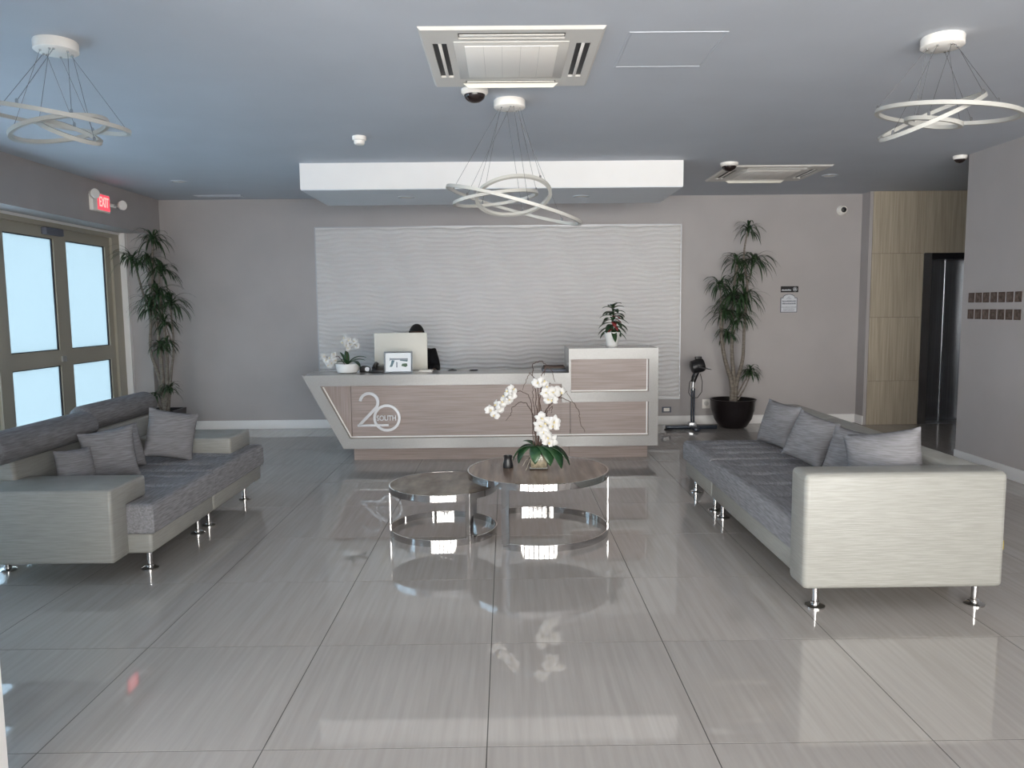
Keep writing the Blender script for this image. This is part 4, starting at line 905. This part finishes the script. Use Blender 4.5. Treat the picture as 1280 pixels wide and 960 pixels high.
# ================================================================== WALL FITTINGS
# exit sign above the glazed doors, facing the room
ex = thing('exit_sign', 'red lit EXIT sign with two lamp heads above the glazed doors', 'exit sign', (XL, 8.22, 2.65))
def eb(name, m, y0, y1, z0, z1, x0, x1, bev=0.0): return B(name, m, (x0, x1, y0, y1, z0, z1), ex, bev)
eb('housing', 'plastic', -0.17, 0.17, -0.10, 0.09, 0.0, 0.045, 0.006)
eb('lens', 'exitred', -0.085, 0.155, -0.082, 0.078, 0.045, 0.049)
T = Matrix.Translation((0.050, 0.035, -0.002)) @ Matrix.Rotation(PI/2, 4, 'Z') @ Matrix.Rotation(PI/2, 4, 'X') @ Matrix.Diagonal((0.80, 1.25, 1, 1))
text('lettering', 'EXIT', 0.115, 0.002, T, 'exitlit', ex)
for yy, zz in ((-0.20, 0.055), (0.36, 0.01)):
    bm = bmesh.new(); lathe(bm, [(0.018, 0.0), (0.02, 0.03), (0.045, 0.05), (0.052, 0.085), (0.046, 0.09)], (0, 0, 0), 24)
    bm.transform(Matrix.Translation((0.03, yy, zz)) @ Matrix.Rotation(rad(-25), 4, 'Z') @ Matrix.Rotation(PI/2, 4, 'Y')); l = obj('lamp_head', bm, 'plastic', ex, True)
    bm = bmesh.new(); tube(bm, [(0.02, yy*0.75, zz-0.01), (0.05, yy, zz)], 0.008, 8); obj('lamp_arm', bm, 'alum', ex, True)
eb('lamp_bracket', 'plastic', 0.17, 0.33, -0.02, 0.015, 0.0, 0.03)
# wall camera on the back wall
wc = thing('wall_camera', 'white round wall camera with black lens high on the back wall', 'camera', (4.20, YB, 2.67))
bm = bmesh.new(); lathe(bm, [(0.062, 0), (0.062, 0.02), (0.05, 0.045), (0.044, 0.07)], (0, 0, 0), 28); bm.transform(Matrix.Rotation(PI/2, 4, 'X')); obj('housing', bm, 'plastic', wc, True)
bm = bmesh.new(); lathe(bm, [(0.034, 0.068), (0.03, 0.082), (0.015, 0.09)], (0, 0, 0), 24); bm.transform(Matrix.Rotation(PI/2, 4, 'X')); obj('lens', bm, 'dark', wc, True)
# two signs
s1 = thing('wall_sign', 'narrow black wall sign with pale lettering and a round symbol', 'sign', (3.575, YB, 1.70))
B('plate', 'signblack', (-0.11, 0.11, -0.008, 0, -0.038, 0.038), s1)
rnd = random.Random(3); xx = -0.10
bm = bmesh.new()
while xx < 0.02:
    ww = rnd.choice((0.007, 0.009, 0.011)); box(bm, xx, xx+ww, -0.0095, -0.008, -0.018, -0.018+rnd.choice((0.014, 0.018))); xx += ww+0.003
obj('lettering', bm, 'signwhite', s1)
bm = bmesh.new(); band(bm, (0.068, -0.008, 0), 0.026, 0.004, 0, 0.0015, n=24, mtx=Matrix.Rotation(PI/2, 3, 'X')); box(bm, 0.052, 0.084, -0.0095, -0.008, -0.010, 0.0); box(bm, 0.060, 0.076, -0.0095, -0.008, 0.002, 0.014)
obj('symbol', bm, 'signwhite', s1)
s2 = thing('wall_sign', 'white arch-topped wall plaque with dark border below the black sign', 'sign', (3.57, YB, 1.41))
def archp(e, z0):
    pts = [(-0.105+e, z0), (0.105-e, z0), (0.105-e, 0.185-e), (0.075-e*0.5, 0.185-e)]
    pts += [((0.075-e*0.5)*math.cos(q), 0.190-e+0.04*math.sin(q)) for q in [PI*k/10 for k in range(1, 10)]]
    return pts+[(-0.075+e*0.5, 0.185-e), (-0.105+e, 0.185-e)]
bm = bmesh.new(); prism(bm, archp(0, 0), 'y', -0.008, 0); obj('border', bm, 'ink', s2)
bm = bmesh.new(); prism(bm, archp(0.008, 0.008), 'y', -0.0095, -0.008); obj('face', bm, 'signwhite', s2)
bm = bmesh.new()
for z0, h_, x0_, x1_ in ((0.132, 0.018, -0.085, 0.085), (0.102, 0.018, -0.085, 0.085), (0.062, 0.008, -0.095, 0.095), (0.040, 0.007, -0.07, 0.07), (0.020, 0.007, -0.075, 0.07)):
    xx = x0_
    while xx < x1_:
        ww = rnd.choice((0.006, 0.008, 0.010)); box(bm, xx, min(xx+ww, x1_+0.003), -0.0105, -0.0095, z0, z0+h_*rnd.choice((0.8, 1))); xx += ww+0.004
obj('lettering', bm, 'ink', s2)
bm = bmesh.new(); stroke(bm, [(-0.03, 0.168), (0.0, 0.198), (0.012, 0.190), (-0.01, 0.170), (0.03, 0.172)], 0.004, -0.0105, -0.0095); obj('emblem', bm, 'ink', s2)
# outlets
t = thing('floor_outlet', 'dark framed power outlet low on the wall beside the desk', 'outlet', (2.04, YB, 0.19))
bm = bmesh.new()
for d in ((-0.058, 0.058, 0.022, 0.036), (-0.058, 0.058, -0.036, -0.022), (-0.058, -0.038, -0.022, 0.022), (0.038, 0.058, -0.022, 0.022)): box(bm, d[0], d[1], -0.012, 0, d[2], d[3])
obj('frame', bm, 'ink', t); B('socket_plate', 'plastic', (-0.038, 0.038, -0.008, 0, -0.022, 0.022), t)
t = thing('wall_outlet', 'square white wall outlet half behind the round black pot', 'outlet', (2.545, YB, 0.26))
B('plate', 'plastic', (-0.05, 0.05, -0.008, 0, -0.06, 0.06), t, 0.003)
bm = bmesh.new(); lathe(bm, [(0.030, 0), (0.030, 0.014), (0.02, 0.016)], (0, -0.006, 0.005), 20); bm.transform(Matrix.Translation((0, 0, 0)))
for v in bm.verts: v.co = Vector((v.co.x, -0.006-(v.co.z-0.005), v.co.y+0.006+0.005))
obj('socket', bm, 'acgrey', t, True)
# bronze squares on the right wall
def square(y_, z_, lab):
    t = thing('wall_square', lab, 'wall decoration', (XR, y_, z_), 'bronze squares on the side wall')
    return t
def sq_meshes():
    bm = bmesh.new(); a, b, t = 0.041, 0.044, 0.006
    for d in ((-a, a, -b, -b+t), (-a, a, b-t, b), (-a, -a+t, -b+t, b-t), (a-t, a, -b+t, b-t)): box(bm, -0.006, 0, d[0], d[1], d[2], d[3])
    m1 = bpy.data.meshes.new('rim'); bm.to_mesh(m1); bm.free(); m1.materials.append(MT['stem'])
    bm = bmesh.new(); n = 6; g_ = []
    for j in range(n+1):
        g_.append([bm.verts.new((-0.001-0.004*(abs(-1+2*i/n)**2+abs(-1+2*j/n)**2)/2, (-1+2*i/n)*(a-t), (-1+2*j/n)*(b-t))) for i in range(n+1)])
    for j in range(n):
        for i in range(n): bm.faces.new((g_[j][i], g_[j+1][i], g_[j+1][i+1], g_[j][i+1]))
    m2 = bpy.data.meshes.new('dish'); bm.to_mesh(m2); bm.free(); m2.materials.append(MT['bronzeplate'])
    m2.polygons.foreach_set('use_smooth', [True]*len(m2.polygons))
    return m1, m2
SM1, SM2 = sq_meshes()
for row, zz in (('upper', 1.552), ('lower', 1.402)):
    for k_ in range(7):
        t = square(7.055-0.108*k_, zz, 'small dished bronze square in the %s row on the side wall' % row)
        for nm, me in (('rim', SM1), ('dish', SM2)):
            o = bpy.data.objects.new(nm, me); COL.objects.link(o); o.parent = t

# ================================================================== DEVICE STAND
st = thing('device_stand', 'dark metal floor stand with a black camera-like head beside the desk', 'stand', (2.28, 9.27, 0))
def stb(name, m, d, bev=0.0): return B(name, m, d, st, bev)
stb('base_bar', 'standblue', (-0.33, 0.30, -0.03, 0.03, 0.0, 0.045), 0.01)
stb('base_foot', 'standblue', (-0.03, 0.03, -0.22, 0.10, 0.0, 0.04), 0.008)
stb('foot_clamp', 'steel', (-0.05, 0.04, -0.05, 0.05, 0.03, 0.085), 0.006)
for sx in (-1, 1): 
    bm = bmesh.new(); tube(bm, [(sx*0.014, 0, 0.04), (sx*0.014, 0, 0.50)], 0.012, 12); obj('upright', bm, 'standblue', st, True)
bm = bmesh.new(); tube(bm, [(0, 0, 0.48), (0, 0, 0.60)], 0.016, 12); obj('upright', bm, 'steel', st, True)
bm = bmesh.new(); tube(bm, [(0, 0, 0.58), (0.015, 0, 0.64), (0.045, 0, 0.70)], [0.028, 0.035, 0.03], 10); obj('tilt_head', bm, 'dark', st, True)
bm = bmesh.new(); lathe(bm, [(0.045, -0.09), (0.078, -0.075), (0.085, -0.02), (0.085, 0.05), (0.07, 0.075)], (0, 0, 0), 24)
bm.transform(Matrix.Translation((0.055, 0, 0.775)) @ Matrix.Rotation(rad(75), 4, 'Y')); obj('device_head', bm, 'dark', st, True)
bm = bmesh.new(); tube(bm, [(0.03, -0.088, 0.775), (0.12, -0.075, 0.750), (0.21, -0.06, 0.735)], [0.008, 0.008, 0.004], 8); obj('handle_rod', bm, 'steel', st, True)
bm = bmesh.new(); box(bm, 0.02, 0.10, -0.02, 0.02, 0.855, 0.89, 0.006); obj('top_mount', bm, 'dark', st, True)
bm = bmesh.new(); cpts = [(0.02, -0.03, 0.66), (-0.05, -0.03, 0.58), (-0.06, -0.03, 0.45), (-0.02, -0.03, 0.385), (0.05, -0.03, 0.39), (0.10, -0.03, 0.46), (0.105, -0.03, 0.58), (0.08, -0.03, 0.68)]; tube(bm, cpts, 0.0045, 6); obj('cable', bm, 'dark', st, True)
bm = bmesh.new(); tube(bm, [(-0.33, -0.04, 0.02), (-0.36, -0.08, 0.008), (-0.30, -0.12, 0.008), (0.0, -0.14, 0.008)], 0.007, 6); obj('floor_cable', bm, 'dark', st, True)
